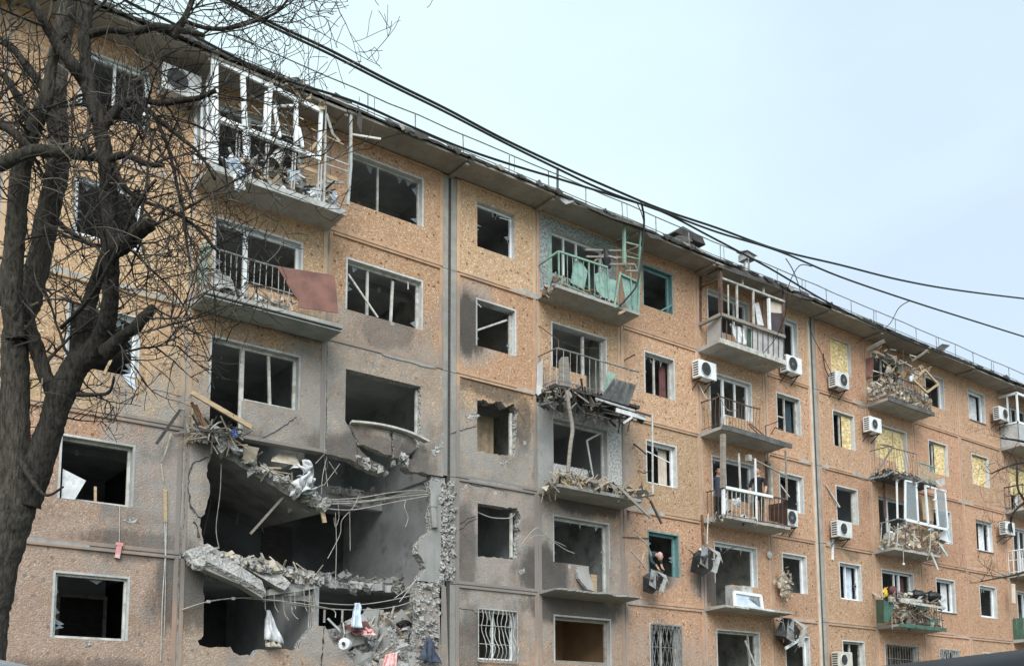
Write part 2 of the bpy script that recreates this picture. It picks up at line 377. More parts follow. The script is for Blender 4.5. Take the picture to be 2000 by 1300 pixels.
M['pvc'] = make_plain('white_pvc', (.84, .87, .89), (.72, .75, .78), 3, .4, dirt=.3)
M['oldpaint'] = make_plain('old_painted_wood', (.58, .58, .55), (.36, .35, .32), 5, .7, dirt=.5)
M['teal_paint'] = make_plain('teal_painted_wood', (.17, .33, .34), (.12, .22, .23), 5, .6)
M['wood'] = make_grain('pale_timber', (.52, .40, .26), (.34, .25, .16))
M['greywood'] = make_grain('grey_timber', (.34, .31, .27), (.19, .17, .15))
M['darkwood'] = make_grain('charred_timber', (.085, .08, .076), (.04, .038, .036))
M['brownwood'] = make_grain('brown_timber', (.22, .12, .07), (.13, .07, .04))
M['osb'] = make_osb()
M['steel'] = make_plain('weathered_steel', (.30, .32, .33), (.17, .15, .14), 8, .55, .3)
M['rust'] = make_plain('rusty_steel', (.16, .10, .075), (.075, .06, .055), 8, .75, .2)
M['darksteel'] = make_plain('dark_steel', (.06, .062, .065), (.035, .035, .035), 8, .6, .2)
M['palesteel'] = make_plain('pale_steel', (.50, .51, .50), (.34, .33, .31), 6, .5, .2)
M['greenpaint'] = make_plain('green_painted_steel', (.26, .42, .34), (.18, .27, .23), 6, .55, dirt=.3)
M['mint'] = make_plain('mint_painted_board', (.29, .45, .40), (.21, .33, .30), 5, .7, dirt=.6)
M['darkgreen'] = make_plain('dark_green_board', (.07, .16, .12), (.05, .11, .085), 3, .6, dirt=.3)
M['redbrown'] = make_plain('red_brown_sheet', (.26, .125, .10), (.165, .082, .07), 2.2, .6, dirt=.4)
M['plum'] = make_plain('plum_brown_board', (.075, .055, .062), (.05, .038, .042), 3, .6)
M['cream'] = make_plain('cream_board', (.62, .55, .47), (.5, .43, .36), 3, .7)
M['greyboard'] = make_plain('grey_boarding', (.50, .51, .52), (.36, .37, .38), 3, .7, dirt=.25)
M['slate'] = make_plain('dark_corrugated_sheet', (.13, .135, .135), (.07, .072, .072), 4, .8)
M['felt'] = make_plain('roofing_felt', (.075, .07, .066), (.04, .038, .036), 4, .9, bstr=.4)
M['galv'] = make_plain('galvanised_sheet', (.42, .43, .44), (.26, .25, .25), 5, .45, .4)
M['white'] = make_plain('white_sheet', (.70, .72, .74), (.50, .52, .55), 5, .7, dirt=.4)
M['bluewhite'] = make_plain('pale_blue_cloth', (.58, .66, .76), (.44, .52, .62), 5, .8)
M['navy'] = make_plain('navy_cloth', (.06, .075, .11), (.035, .045, .07), 5, .9)
M['pink'] = make_plain('pink_cloth', (.62, .26, .27), (.66, .5, .48), 9, .9)
M['maroon'] = make_plain('maroon_cloth', (.17, .07, .07), (.10, .045, .045), 5, .9)
M['yellow'] = make_plain('yellow_plastic', (.72, .50, .05), (.6, .4, .04), 5, .5)
M['blue'] = make_plain('blue_plastic', (.10, .17, .42), (.07, .12, .3), 5, .5)
M['beige'] = make_plain('beige_scrap', (.50, .45, .37), (.32, .28, .22), 6, .85)
M['tan'] = make_plain('tan_insulation', (.50, .39, .27), (.38, .28, .19), 6, .9)
M['black'] = make_plain('black_plastic', (.022, .023, .025), (.014, .014, .015), 5, .5)
M['accase'] = make_plain('grimy_white_casing', (.68, .70, .70), (.56, .57, .57), 2.5, .45, dirt=.35)
M['accase2'] = make_plain('yellowed_casing', (.62, .60, .53), (.48, .46, .41), 2.0, .5, dirt=.5)
M['darkbrown'] = make_grain('dark_brown_board', (.085, .05, .042), (.05, .03, .026))
M['slabgrey'] = make_plain('sooty_slab', (.28, .275, .27), (.15, .148, .145), 1.4, .9, dirt=.4)
M['seam'] = make_sooted('seam_render', (.44, .42, .385), (.32, .305, .28), 3.0, .6)
M['fan'] = make_plain('fan_grille', (.05, .052, .055), (.025, .026, .028), 20, .5)
M['wire'] = make_plain('black_cable', (.018, .018, .02), (.012, .012, .012), 4, .55)
M['rebar'] = make_plain('bare_rebar', (.42, .40, .38), (.28, .25, .23), 9, .6, .2)
M['room1'] = make_wallpaper('wallpaper_grey_green', (.50, .52, .50), (.42, .44, .43))
M['room2'] = make_wallpaper('wallpaper_cream', (.60, .58, .53), (.52, .50, .45))
M['room3'] = make_plain('sooty_room_wall', (.56, .575, .58), (.38, .39, .40), 1.0, .9, dirt=.45)
M['room4'] = make_plain('brown_room_wall', (.46, .29, .17), (.36, .22, .13), 1.0, .9)
M['room5'] = make_plain('dark_room_wall', (.56, .58, .61), (.44, .455, .48), .8, .9)
M['ceil'] = make_plain('sooty_ceiling', (.60, .61, .61), (.42, .425, .43), .9, .9)
M['dimmed'] = make_plain('dimmed_sooty_wall', (.13, .135, .14), (.07, .072, .076), 1.0, .9)  # sooty wall colour taken near black to paint the dimness of these rooms
M['tealgrey'] = make_plain('grey_green_soffit', (.33, .37, .365), (.24, .26, .26), 1.5, .85)
M['glass'] = make_glass()
M['bark'] = make_bark('bark', (.075, .067, .058), (.02, .018, .016))
M['barklight'] = make_bark('grey_bark', (.125, .112, .094), (.035, .031, .027))
M['twig'] = make_plain('twig_bark', (.045, .038, .032), (.026, .022, .02), 9, .9)
M['twiglight'] = make_plain('pale_twig', (.16, .14, .115), (.09, .08, .065), 9, .9)
M['skin'] = make_plain('skin', (.52, .32, .24), (.46, .27, .2), 10, .6)
M['tee'] = make_plain('black_tshirt', (.017, .02, .027), (.012, .014, .018), 10, .9)
M['trousers'] = make_plain('black_trousers', (.02, .022, .026), (.013, .014, .017), 10, .9)
M['slateblue'] = make_plain('dark_blue_sweater', (.045, .075, .095), (.03, .05, .065), 12, .9)
M['hair'] = make_plain('dark_hair', (.05, .035, .028), (.03, .02, .016), 20, .8)
M['cap'] = make_plain('pale_headscarf', (.66, .58, .62), (.36, .18, .22), 26, .9)
M['asphalt'] = make_plain('asphalt', (.06, .06, .06), (.04, .04, .04), 3, .9)
M['paving'] = make_plain('paving', (.26, .25, .235), (.19, .185, .17), 2, .9)
M['soil'] = make_plain('worn_grass', (.10, .105, .05), (.12, .095, .06), 2, .95)
M['silver'] = make_plain('silver_blue_paint', (.36, .44, .50), (.34, .42, .48), 2, .25, .4, bstr=0)
M['darkcar'] = make_plain('dark_car_paint', (.012, .013, .017), (.010, .011, .015), 2, .5, .0, bstr=0, spec=.15)
M['carglass'] = make_plain('car_glass', (.02, .024, .028), (.018, .02, .024), 2, .08, bstr=0, spec=.6)
M['tyre'] = make_plain('tyre_rubber', (.02, .02, .02), (.014, .014, .014), 9, .9)
M['rim'] = make_plain('wheel_rim', (.45, .46, .48), (.4, .4, .42), 4, .35, .6)
M['lampred'] = make_plain('tail_lamp', (.3, .02, .02), (.25, .015, .015), 4, .3)
# ------------------------------------------------------------------ ground
MB().add([(-900, -900, 0), (1200, -900, 0), (1200, 900, 0), (-900, 900, 0)], [(0, 1, 2, 3)]).build('ground', M['soil'], kind='structure')
MB().box(-200, 260, -19.5, -9.5, -.05, .012).build('road', M['asphalt'], kind='structure')
mb = MB()
for x in range(-30, 60): mb.box(x+.01, x+.99, -9.48, -9.34, -.05, .13)
mb.build('kerb', M['concrete'], kind='structure')
MB().box(-30, 60, -9.33, -7.4, -.05, .10).build('pavement', M['paving'], kind='structure')

# ------------------------------------------------------------------ building: bays
BAYS = {  # name: (x0, x1, kind, opening x0, x1, door side)
 'q': (-3.0, .35, 'win', -1.6, -.3, 0), 'p': (.35, 3.63, 'win', 1.3, 2.6, 0),
 'L': (3.63, 7.42, 'win', 4.99, 6.37, 0), 'A': (7.42, 10.72, 'bal', 7.96, 10.03, -1), 'B': (10.72, 14.22, 'win', 11.25, 13.36, 0),
 'C': (14.22, 17.11, 'win', 15.10, 16.36, 0), 'D': (17.11, 20.29, 'bal', 17.68, 19.70, 1), 'E': (20.29, 23.65, 'win', 21.31, 22.55, 0),
 'F': (23.65, 26.94, 'bal', 24.21, 26.20, -1), 'G': (26.94, 29.60, 'win', 27.56, 28.79, 0), 'H': (29.60, 32.81, 'win', 30.71, 31.95, 0),
 'I': (32.81, 35.91, 'bal', 33.29, 35.35, 1), 'J': (35.91, 39.27, 'win', 36.96, 38.28, 0), 'K': (39.27, 42.64, 'win', 40.22, 41.51, 0),
 'M': (42.64, 45.85, 'bal', 43.3, 45.35, -1), 'N': (45.85, 49.1, 'win', 46.9, 48.2, 0), 'O': (49.1, 52.4, 'win', 50.1, 51.4, 0)}
ORDER = list(BAYS); SEAMS = (14.22, 29.60); XL, XR = -3.0, 52.4; YB = 5.4
SILL, HEAD = .90, 2.17
bld = empty('apartment_building', (0, 0, 0), 'five storey tan pebble dash apartment block with blast hole and wrecked balconies', 'building')
def fz(pts): return [(px(x, y).x, px(x, y).z) for x, y in pts]
def rough(loop, amp=.03, seg=.07, axis_ok=True):
    out = []; n = len(loop)
    for i in range(n):
        a, b_ = Vector(loop[i]), Vector(loop[(i+1) % n]); d = b_-a; out.append(tuple(a))
        if axis_ok and (abs(d.x) < .012 or abs(d.y) < .012): continue
        k = int(d.length/seg)
        if k < 2: continue
        nn = Vector((-d.y, d.x)).normalized()
        for t in range(1, k):
            p = a+d*(t/k); o_ = amp*(noise.noise((p.x*9, p.y*9, 1))+.7*noise.noise((p.x*23, p.y*23, 4))); out.append(tuple(p+nn*o_))
    return out
def span(b):
    x0, x1 = BAYS[b][:2]
    return x0 + (.22 if x0 in SEAMS else .025), x1 - (.22 if x1 in SEAMS else .025)
def door_x(b, f):
    x0, x1, k, a, c, side = BAYS[b]
    if (b, f) == ('I', 3): side = -1
    return side, (a+.76 if side < 0 else c-.76)
def opening(b, f):
    x0, x1, k, a, c, side = BAYS[b]; z = J(f); s, h = z+SILL, z+HEAD
    if k == 'win' or f == 1: return [(a, s), (c, s), (c, h), (a, h)]
    side, dx = door_x(b, f); d = z+.09
    if side < 0: return [(a, d), (dx, d), (dx, s), (c, s), (c, h), (a, h)]
    return [(a, s), (dx, s), (dx, d), (c, d), (c, h), (a, h)]
TINT = {}
def tint(b, f):
    x = (BAYS[b][0]+3)/50; g = random.Random(hash((ORDER.index(b), f)) & 0xffff)
    base = Vector((1.05, 1.0, .90)).lerp(Vector((1.02, .89, .87)), min(1, x*1.35)) if f >= 3 else Vector((1.01, .90, .87))
    v = g.uniform(.86, 1.09); w = g.uniform(-.05, .05)
    return (base.x*v, base.y*(v+w), base.z*(v+w), 1)
def border(parent, x0, x1, z0, z1, colr, y=-.014):
    m = MB(); w = .10
    m.box(x0, x0+w, y, 0, z0, z1); m.box(x1-w, x1, y, 0, z0, z1)
    m.box(x0+w, x1-w, y, 0, z0, z0+w*.8); m.box(x0+w, x1-w, y-.028, 0, z1-.055, z1)
    m.build('panel_border', M['border'], parent, color=colr, bevel=.006)
OPEN_OVR = {('C', 3): fz([(932, 880), (1005, 892), (1008, 850), (1009, 820), (1012, 805), (1003, 788), (988, 795), (978, 783), (955, 787), (943, 779), (932, 783)]),
            ('C', 2): fz([(933, 1085), (1008, 1092), (1010, 1060), (1016, 1045), (1013, 1025), (1018, 1012), (1011, 992), (985, 990), (933, 982)])}
CUSTOM = {
 ('B', 3): [(10.745, J(4)-.02), (14.0, J(4)-.02)] + fz([(866, 930), (842, 926), (820, 921), (800, 920), (792, 912), (797, 902), (806, 895), (811, 882), (818, 872)]) + [(13.36, J(3)+.9), (13.36, J(3)+HEAD), (11.25, J(3)+HEAD), (11.25, J(3)+.9)] + fz([(686, 842), (692, 855), (696, 871), (702, 874), (718, 893), (734, 902), (752, 916), (746, 927), (730, 920), (712, 911), (700, 905), (684, 896), (668, 893), (652, 888), (638, 886)]),
 ('A', 2): fz([(358, 843), (378, 847), (399, 852), (420, 852), (424, 862), (412, 872), (413, 889), (406, 905), (404, 931), (410, 945), (410, 962), (404, 985), (400, 1003), (392, 1010), (390, 1027), (395, 1047), (397, 1060), (403, 1069), (400, 1082), (351, 1083)]),
 ('A', 1): fz([(350, 1089), (399, 1096), (398, 1180), (397, 1240), (386, 1250), (390, 1259), (405, 1263), (430, 1263), (450, 1262), (456, 1273), (468, 1279), (484, 1277), (496, 1280), (505, 1267), (530, 1269), (554, 1266), (579, 1270), (586, 1257), (594, 1246), (604, 1232), (616, 1221), (632, 1222)]) + [(10.70, J(1)+.02), (7.445, J(1)+.02)],
 ('B', 1): fz([(635, 1222), (642, 1238), (650, 1255), (660, 1268), (675, 1283), (700, 1303), (740, 1308), (800, 1312), (815, 1290), (812, 1250), (818, 1210), (811, 1170), (816, 1143), (862, 1146)]) + [(14.0, J(1)+.02), (10.745, J(1)+.02)],
 ('B', 2): fz([(838, 938), (862, 940), (862, 1138), (818, 1133), (822, 1124), (832, 1110), (826, 1094), (816, 1080), (818, 1062), (830, 1046), (846, 1034), (842, 1004), (846, 985), (841, 962)]),
}
FACE = {('D', 5): 'violet_render', ('D', 3): 'terrazzo', ('B', 2): 'plaster'}
TEALREV = {('E', 5), ('E', 2)}
for b in ORDER:
    for f in range(1, 6):
        x0, x1 = span(b); z0, z1 = J(f)+.02, (J(f+1)-.02 if f < 5 else TOP-.004)
        m = MB(); t = tint(b, f); m0 = M[FACE.get((b, f), 'pebble')]
        if (b, f) in CUSTOM:
            m.poly([rough(CUSTOM[(b, f)])], 0, .28, 0, 1, 2); mats = [m0, M['rubble'], M['plaster']]
        else:
            op = rough(OPEN_OVR[(b, f)], .035, .05) if (b, f) in OPEN_OVR else opening(b, f)
            m.poly([[(x0, z0), (x1, z0), (x1, z1), (x0, z1)], op], 0, .28, 0, [3, 1], 2)
            mats = [m0, M['rubble'] if (b, f) in OPEN_OVR else M['reveal_teal'] if (b, f) in TEALREV else M['reveal'], M['plaster'], M['mortar']]
        p = m.build('wall_panel', mats, bld, color=t)
        if (b, f) not in CUSTOM and (b, f) != ('D', 3): border(p, x0, x1, z0, z1, t)
        elif (b, f) == ('A', 1): MB().box(7.445, 7.53, -.014, 0, J(1)+.02, J(2)-.05).build('panel_border', M['border'], p, color=t)
        elif (b, f) == ('A', 2): MB().box(7.445, 7.53, -.014, 0, J(2)+.05, J(3)-.05).build('panel_border', M['border'], p, color=t)
        # thin pale render band round the opening
        if (b, f) not in CUSTOM and (b, f) not in OPEN_OVR and rnd.random() < .8:
            a, c = op[0][0], max(q[0] for q in op); h = J(f)+HEAD; w = .045
            mm = MB(); zs = J(f)+SILL
            mm.box(a-w, c+w, -.006, 0, h, h+w); mm.box(a-w, a, -.006, 0, zs, h); mm.box(c, c+w, -.006, 0, zs, h)
            mm.build('opening_band', M['teal_paint'] if (b, f) in TEALREV else M['reveal'], p)
# mortar joints, set back behind the panel faces
for i, b in enumerate(ORDER[1:]):
    xj = BAYS[b][0]
    if xj in SEAMS:
        for s in (-1, 1):
            for f in range(1, 6):
                if s < 0 and xj < 15 and f < 3: continue
                z1 = J(f+1)-.008 if f < 5 else TOP-.003
                a, c = sorted((xj+s*.045, xj+s*.215))
                MB().box(a, c, .004, .28, J(f)+.008, z1).build('seam_strip', M['seam'], bld)
        MB().box(xj-.045, xj+.045, .02, .26, J(1), TOP-.01).build('dark_gap_strip', M['darkwood'], bld)  # solid near-black strip standing in for the shade inside the open seam
    else:
        za = J(3)+.02 if b == 'B' else J(1)
        MB().box(xj-.03, xj+.03, .012, .25, za, TOP-.006).build('vertical_joint', M['mortar'], bld)
for f in range(2, 6):
    for b in ORDER:
        x0, x1 = span(b)
        if (b, f) in (('A', 3), ('B', 3), ('A', 2), ('B', 2)): continue
        MB().box(x0+.01, x1-.01, .012, .25, J(f)-.03, J(f)+.03).build('horizontal_joint', M['mortar'], bld)
# hand-trowelled repair mortar along the joints
def patch(pts, y=-.019):
    MB().poly([fz(pts)], y, -.001).build('mortar_patch', M['mortar'], bld)
def patch_h(f, xa, xb, h, seed):
    g = random.Random(seed); n = max(4, int((xb-xa)/.16)); up = []; dn = []
    for i in range(n+1):
        x = xa+(xb-xa)*i/n; e = min(1, min(i, n-i)/1.5+.25)
        up.append((x, J(f)+e*h*g.uniform(.35, 1))); dn.append((x, J(f)-e*h*g.uniform(.35, 1)))
    MB().poly([dn+up[::-1]], -.02, -.002).build('mortar_patch', M['mortar'], bld)
for k, (f, a, c, h) in enumerate([(4, 3.9, 7.3, .10), (5, 16.2, 17.2, .14), (4, 16.4, 17.2, .08), (5, 31.9, 32.8, .16), (4, 31.7, 32.8, .16), (4, 29.9, 30.3, .2), (3, 20.4, 22.0, .13),
      (2, 20.2, 21.2, .11), (4, 28.6, 29.3, .15), (4, 38.9, 40.1, .1), (3, 41.6, 42.6, .12), (2, 27.9, 29.2, .06), (2, 4.0, 5.6, .07), (4, 12.2, 13.8, .05), (5, 5.0, 7.2, .06), (3, 14.8, 16.6, .06), (2, 38.0, 39.2, .06), (3, 30.0, 30.6, .15)]):
    patch_h(f, a, c, h, k+3)
# pale pipe/strip standing in the second seam
MB().box(29.36, 29.47, -.03, .003, J(1)+.3, TOP-.03).build('seam_cover', M['cream'], bld)
# plinth, rear and end walls, roof
MB().box(XL, XR, .02, .28, .0, J(1)-.01).build('plinth', M['concrete'], bld)
MB().box(XL, XR, 11.0, 11.3, 0, TOP).build('rear_wall', M['plaster'], bld)
for x in (XL-.3, XR): MB().box(x, x+.3, 0, 11.3, 0, TOP-.002).build('end_wall', M['plaster'], bld)
MB().box(XL-.3, XR+.3, .0, 11.5, TOP+.001, TOP+.24).build('roof', M['felt'], bld)

# ------------------------------------------------------------------ rooms
ROOMW = {('D', 2): 'room1', ('D', 1): 'room4', ('F', 2): 'room2', ('L', 1): 'room2', ('K', 2): 'room1', ('E', 2): 'room2', ('C', 3): 'room2', ('J', 2): 'room2'}
def roomw(b, f):
    if b in 'AB' and f <= 3: return M['room3']
    return M[ROOMW.get((b, f), ('room5', 'room3', 'room2')[(ORDER.index(b)*3+f*5) % 3])]
for i, b in enumerate(ORDER):
    x0, x1 = BAYS[b][:2]
    for f in range(1, 6):
        zc = (J(f+1) if f < 5 else TOP) - .1
        if not (b == 'A' and f == 2):
            y0 = .285 if (b, f) != ('A', 3) else 1.2
            MB().box(x1-.08, x1+.08, y0, YB, J(f)+.085, zc-.001).build('cross_wall', M['dimmed'] if b == 'L' and f <= 2 else roomw(b, f), bld)  # lower left rooms get their darkness from the wall colour
        MB().box(x0, x1, YB, YB+.12, J(f)+.085, zc-.001).build('back_wall', M['dimmed'] if b in 'AB' and f <= 2 else roomw(b, f), bld)  # back of the hole is darkened through its wall colour
    for f in range(1, 6):
        y0 = .285
        if (b, f) == ('A', 3): y0 = 3.4
        if (b, f) == ('B', 3): y0 = 3.0
        if (b, f) == ('A', 2): y0 = 1.5
        if (b, f) == ('B', 2): y0 = 1.6
        g = random.Random(i*7+f)
        if y0 > .3:
            n = 44; fr = [(x0+(x1-x0)*k/n, y0+.45*noise.noise((x0+k*.16, f*3.3, 0))+.22*noise.noise((k*.55, f, x0))+g.uniform(-.05, .05)) for k in range(n+1)]
            m = MB(); lo = J(f)-.10; hi = J(f)+.083
            vv = [(x, y, lo) for x, y in fr]+[(x1, YB+.1, lo), (x0, YB+.1, lo)]; n2 = len(vv); vv += [(x, y, hi) for x, y, z in vv]
            m.add(vv, [tuple(range(n2)), tuple(range(n2, 2*n2))]+[(k, (k+1) % n2, n2+(k+1) % n2, n2+k) for k in range(n2)])
            m.build('floor_slab', M['ceil'], bld)
        else: MB().box(x0, x1, y0, YB+.1, J(f)-.10, J(f)+.083).build('floor_slab', M['ceil'], bld)
    MB().box(x0, x1, .285, YB+.1, TOP-.1, TOP-.005).build('ceiling_slab', M['ceil'], bld)
# interior doors seen through the openings
def int_door(b, f, xa, w=.85, mat='brownwood', y=YB-.03, h=2.05):
    z = J(f)+.085; m = MB()
    d = MB().box(xa, xa+w, y-.02, y+.02, z, z+h).build('interior_door', M[mat], bld)
    m.box(xa-.08, xa, y-.05, y+.02, z, z+h+.08).box(xa+w, xa+w+.08, y-.05, y+.02, z, z+h+.08).box(xa, xa+w, y-.05, y+.02, z+h, z+h+.08)
    m.build('door_frame', M['oldpaint'], d)
MB().box(4.6, 6.9, 3.4, 3.5, J(1)+.09, J(2)-.11).build('partition', M['room5'], bld)
int_door('L', 1, 5.9, .95, 'darkwood', 3.37); int_door('F', 2, 25.0, .9, 'brownwood', 3.2); int_door('K', 2, 41.3, .8, 'pvc', 2.2)
MB().box(24.3, 26.8, 3.22, 3.3, J(2)+.09, J(3)-.11).build('partition', M['room3'], bld)
MB().box(40.0, 42.5, 2.22, 2.3, J(2)+.09, J(3)-.11).build('partition', M['room1'], bld)
MB().box(17.3, 20.2, 3.0, 3.1, J(2)+.09, J(3)-.11).build('partition', M['room1'], bld)
MB().box(17.3, 20.2, 2.6, 2.7, J(1)+.09, J(2)-.11).build('partition', M['room4'], bld)

gl = random.Random(13)
for b_ in 'LBCDEFGHJK':
    for f in range(1, 6):
        if (b_, f) in (('B', 1), ('B', 2)) or gl.random() < .35: continue
        x_ = (BAYS[b_][0]+BAYS[b_][1])/2+gl.uniform(-.3, .5); y_ = gl.uniform(1.0, 2.2); zc_ = (J(f+1) if f < 5 else TOP)-.11; L_ = gl.uniform(.12, .5)
        lp = MB().tube([(x_, y_, zc_), (x_+gl.uniform(-.05, .05), y_, zc_-L_)], .008, 4).build('lamp_cord', M['palesteel'], bld)
        MB().sphere((x_, y_, zc_-L_-.05), .055, (1, 1, 1.2), 8, 6).build('bulb', M['pvc'], lp)
        if gl.random() < .6: MB().box(BAYS[b_][0]+.1, BAYS[b_][1]-.1, y_+.4, y_+.62, zc_-.16, zc_).build('ceiling_beam', M['ceil'], bld)
        int_door(b_, f, BAYS[b_][0]+gl.uniform(.6, 1.4), .85, gl.choice(['brownwood', 'oldpaint', 'darkwood']))
# ------------------------------------------------------------------ windows
def window(b, f, mat='pvc', sides='LTRB', mull=(), trans=(), w=.065, y=.13, panes=(), extra=None):
    x0, x1, k, a, c, side = BAYS[b]; z = J(f); s, h = z+SILL, z+HEAD; bal = (k == 'bal' and f > 1); m = MB(); d = .07
    zl = zr = s
    if bal:
        side, dx = door_x(b, f)
        if side < 0: zl = z+.09
        else: zr = z+.09
        if 'D' in sides: m.box(dx-w*.7, dx+w*.7, y, y+d, z+.09, h-w)
    if 'L' in sides: m.box(a+.002, a+w, y, y+d, zl+.002, h-w)
    if 'R' in sides: m.box(c-w, c-.002, y, y+d, zr+.002, h-w)
    if 'T' in sides: m.box(a+.002, c-.002, y, y+d, h-w, h-.002)
    if 'B' in sides:
        if bal: m.box(*((dx+w, c-w) if side < 0 else (a+w, dx-w)), y, y+d, s+.002, s+w)
        else: m.box(a+w, c-w, y, y+d, s+.002, s+w)
    for q in mull:
        fr, lean = q if isinstance(q, tuple) else (q, 0); xx = a+(c-a)*fr
        m.beam((xx, y+d/2, s+w*.9), (xx+lean, y+d/2+abs(lean)*.5, h-w), w*.9, d*.9)
    for fr, a_, c_ in trans: m.box(a+(c-a)*a_, a+(c-a)*c_, y+.005, y+d-.005, s+(h-s)*fr-.02, s+(h-s)*fr+.02)
    if extra:
        for p0, p1, ww in extra: m.beam(px(*p0), px(*p1), ww, ww*.7)
    o = m.build('window', M[mat], bld, bevel=.006)
    if 'S' in sides:
        xs = (a, c) if not bal else ((dx, c) if side < 0 else (a, dx))
        MB().box(xs[0]-.03, xs[1]+.03, -.05, .12, s-.025, s-.002).build('sill', M['galv'], o)
    for a_, c_, b_, t_ in panes:
        MB().box(a+(c-a)*a_+.01, a+(c-a)*c_-.01, y+.03, y+.036, s+(h-s)*b_, s+(h-s)*t_).build('pane', M['glass'], o)
    return o
def board(win_, b, f, a_, c_, z0=0, z1=1, y=.10):
    x0, x1, k, a, c, side = BAYS[b]; s, h = J(f)+SILL, J(f)+HEAD
    MB().box(a+(c-a)*a_, a+(c-a)*c_, y, y+.012, s+(h-s)*z0, s+(h-s)*z1).build('strand_board', M['osb'], win_)
for b in ('p', 'q', 'N', 'O'):
    for f in range(1, 6): window(b, f, mull=(.5,), panes=((0, .5, .05, .95),))
window('L', 1, 'oldpaint', 'LTRB', w=.05, y=.05); window('L', 2, 'oldpaint', 'RTB', w=.06)
window('L', 3, 'pvc', 'LRT', w=.07); window('L', 4, 'pvc', 'LRBT', w=.08, y=.06); window('L', 5, 'pvc', 'LRTB', mull=(.5,), y=.06)
window('A', 5, 'pvc', 'LTRBD'); window('A', 4, 'pvc', 'LTRBDS', w=.075); window('A', 3, 'oldpaint', 'RTDB', mull=((.70, -.05),), w=.07)
window('B', 5, 'oldpaint', 'RT', w=.05, mull=(.42,)); window('B', 4, 'oldpaint', 'TR', mull=(.30, (.62, .07)), w=.07, extra=[((680, 535), (738, 620), .05), ((797, 550), (797, 565), .03)])
window('B', 3, 'oldpaint', 'R', w=.06)
window('C', 5, 'pvc', 'LTRB', w=.06, extra=[((975, 425), (1000, 432), .02)]); window('C', 4, 'oldpaint', 'R', w=.09, extra=[((931, 645), (990, 625), .05), ((931, 592), (940, 600), .03)])
window('C', 3, 'oldpaint', 'R', w=.08); window('C', 2, 'oldpaint', 'R', w=.07); window('C', 1, 'pvc', 'LTRB', mull=(.5,), w=.05, y=.18)
window('D', 5, 'pvc', 'LTRB', mull=(.28, .52), w=.06); window('D', 4, 'oldpaint', 'RD', w=.06); window('D', 3, 'oldpaint', 'RT', w=.08, extra=[((1146, 860), (1158, 930), .05), ((1146, 860), (1172, 846), .05)])
window('D', 2, 'oldpaint', 'RT', w=.08); window('D', 1, 'greywood', 'RTB', w=.09)
window('E', 5, 'teal_paint', 'RT', w=.08, extra=[((1290, 607), (1314, 595), .04)]); window('E', 4, 'oldpaint', 'TR', mull=(.42,), w=.06)
window('E', 3, 'pvc', 'LTRB', w=.07, extra=[((1262, 880), (1312, 905), .03)]); window('E', 2, 'teal_paint', 'RT', w=.08); window('E', 1, 'oldpaint', 'LTRB', mull=(.5,), y=.18)
window('F', 5, 'pvc', 'LTRBD', mull=(.72,), w=.06); window('F', 4, 'pvc', 'LTRBD', mull=(.68,), w=.07); window('F', 3, 'pvc', 'TRD', mull=(), w=.06)
window('F', 2, 'pvc', 'TR', w=.08); window('F', 1, 'oldpaint', 'RT', mull=((.86, -.06),), w=.07, extra=[((1455, 1250), (1475, 1300), .06)])
window('G', 5, 'pvc', 'LTR', w=.08); window('G', 4, 'oldpaint', 'TR', mull=(.46,), trans=((.42, 0, .46),), w=.06); window('G', 3, 'pvc', 'TR', w=.08)
window('G', 2, 'pvc', 'TR', w=.09); window('G', 1, 'pvc', 'TR', w=.08)
o = window('H', 5, 'pvc', 'TR', w=.06); board(o, 'H', 5, 0.01, .93, 0, .98)
o = window('H', 4, 'oldpaint', 'LTR', mull=(.45,), w=.05); board(o, 'H', 4, .5, .95, .02, .95)
window('H', 3, 'oldpaint', 'R', w=.10); window('H', 2, 'pvc', 'LTRB', mull=(.42,), w=.07); window('H', 1, 'oldpaint', 'TR', mull=((.45, .1),), w=.07)
window('I', 5, 'oldpaint', 'LTR', mull=(.4,), w=.06)
o = window('I', 4, 'pvc', 'LTRBD', mull=(.45,), w=.05); board(o, 'I', 4, .02, .62, .04, .96); board(o, 'I', 4, .64, .97, -.6, .96)
window('I', 3, 'pvc', 'LTRD', w=.06); window('I', 2, 'pvc', 'LTRBD', mull=(.48,), w=.07); window('I', 1, 'brownwood', 'LTRB', mull=(.3, .6), w=.07, y=.18)
window('J', 5, 'pvc', 'LTR', w=.08); o = window('J', 4, 'oldpaint', 'LTR', mull=(.36,), w=.05); board(o, 'J', 4, .4, .97, .02, .97)
window('J', 3, 'pvc', 'LTRB', mull=(.5,)); window('J', 2, 'pvc', 'LTRBS', w=.08); window('J', 1, 'pvc', 'LTRB', mull=(.5,), y=.18)
window('K', 5, 'pvc', 'LTRBS', w=.08); o = window('K', 4, 'pvc', 'RB', w=.08); board(o, 'K', 4, .01, .95, .04, .98)
window('K', 3, 'pvc', 'LTRBS', w=.08); window('K', 2, 'pvc', 'LTRB', w=.09); window('K', 1, 'pvc', 'LTRB', mull=(.4,), w=.08)
for f in range(1, 6):
    o = window('M', f, 'pvc', 'LTRBD', mull=(.6,), w=.06)
    if f == 4: board(o, 'M', 4, .02, .98, .03, .97)

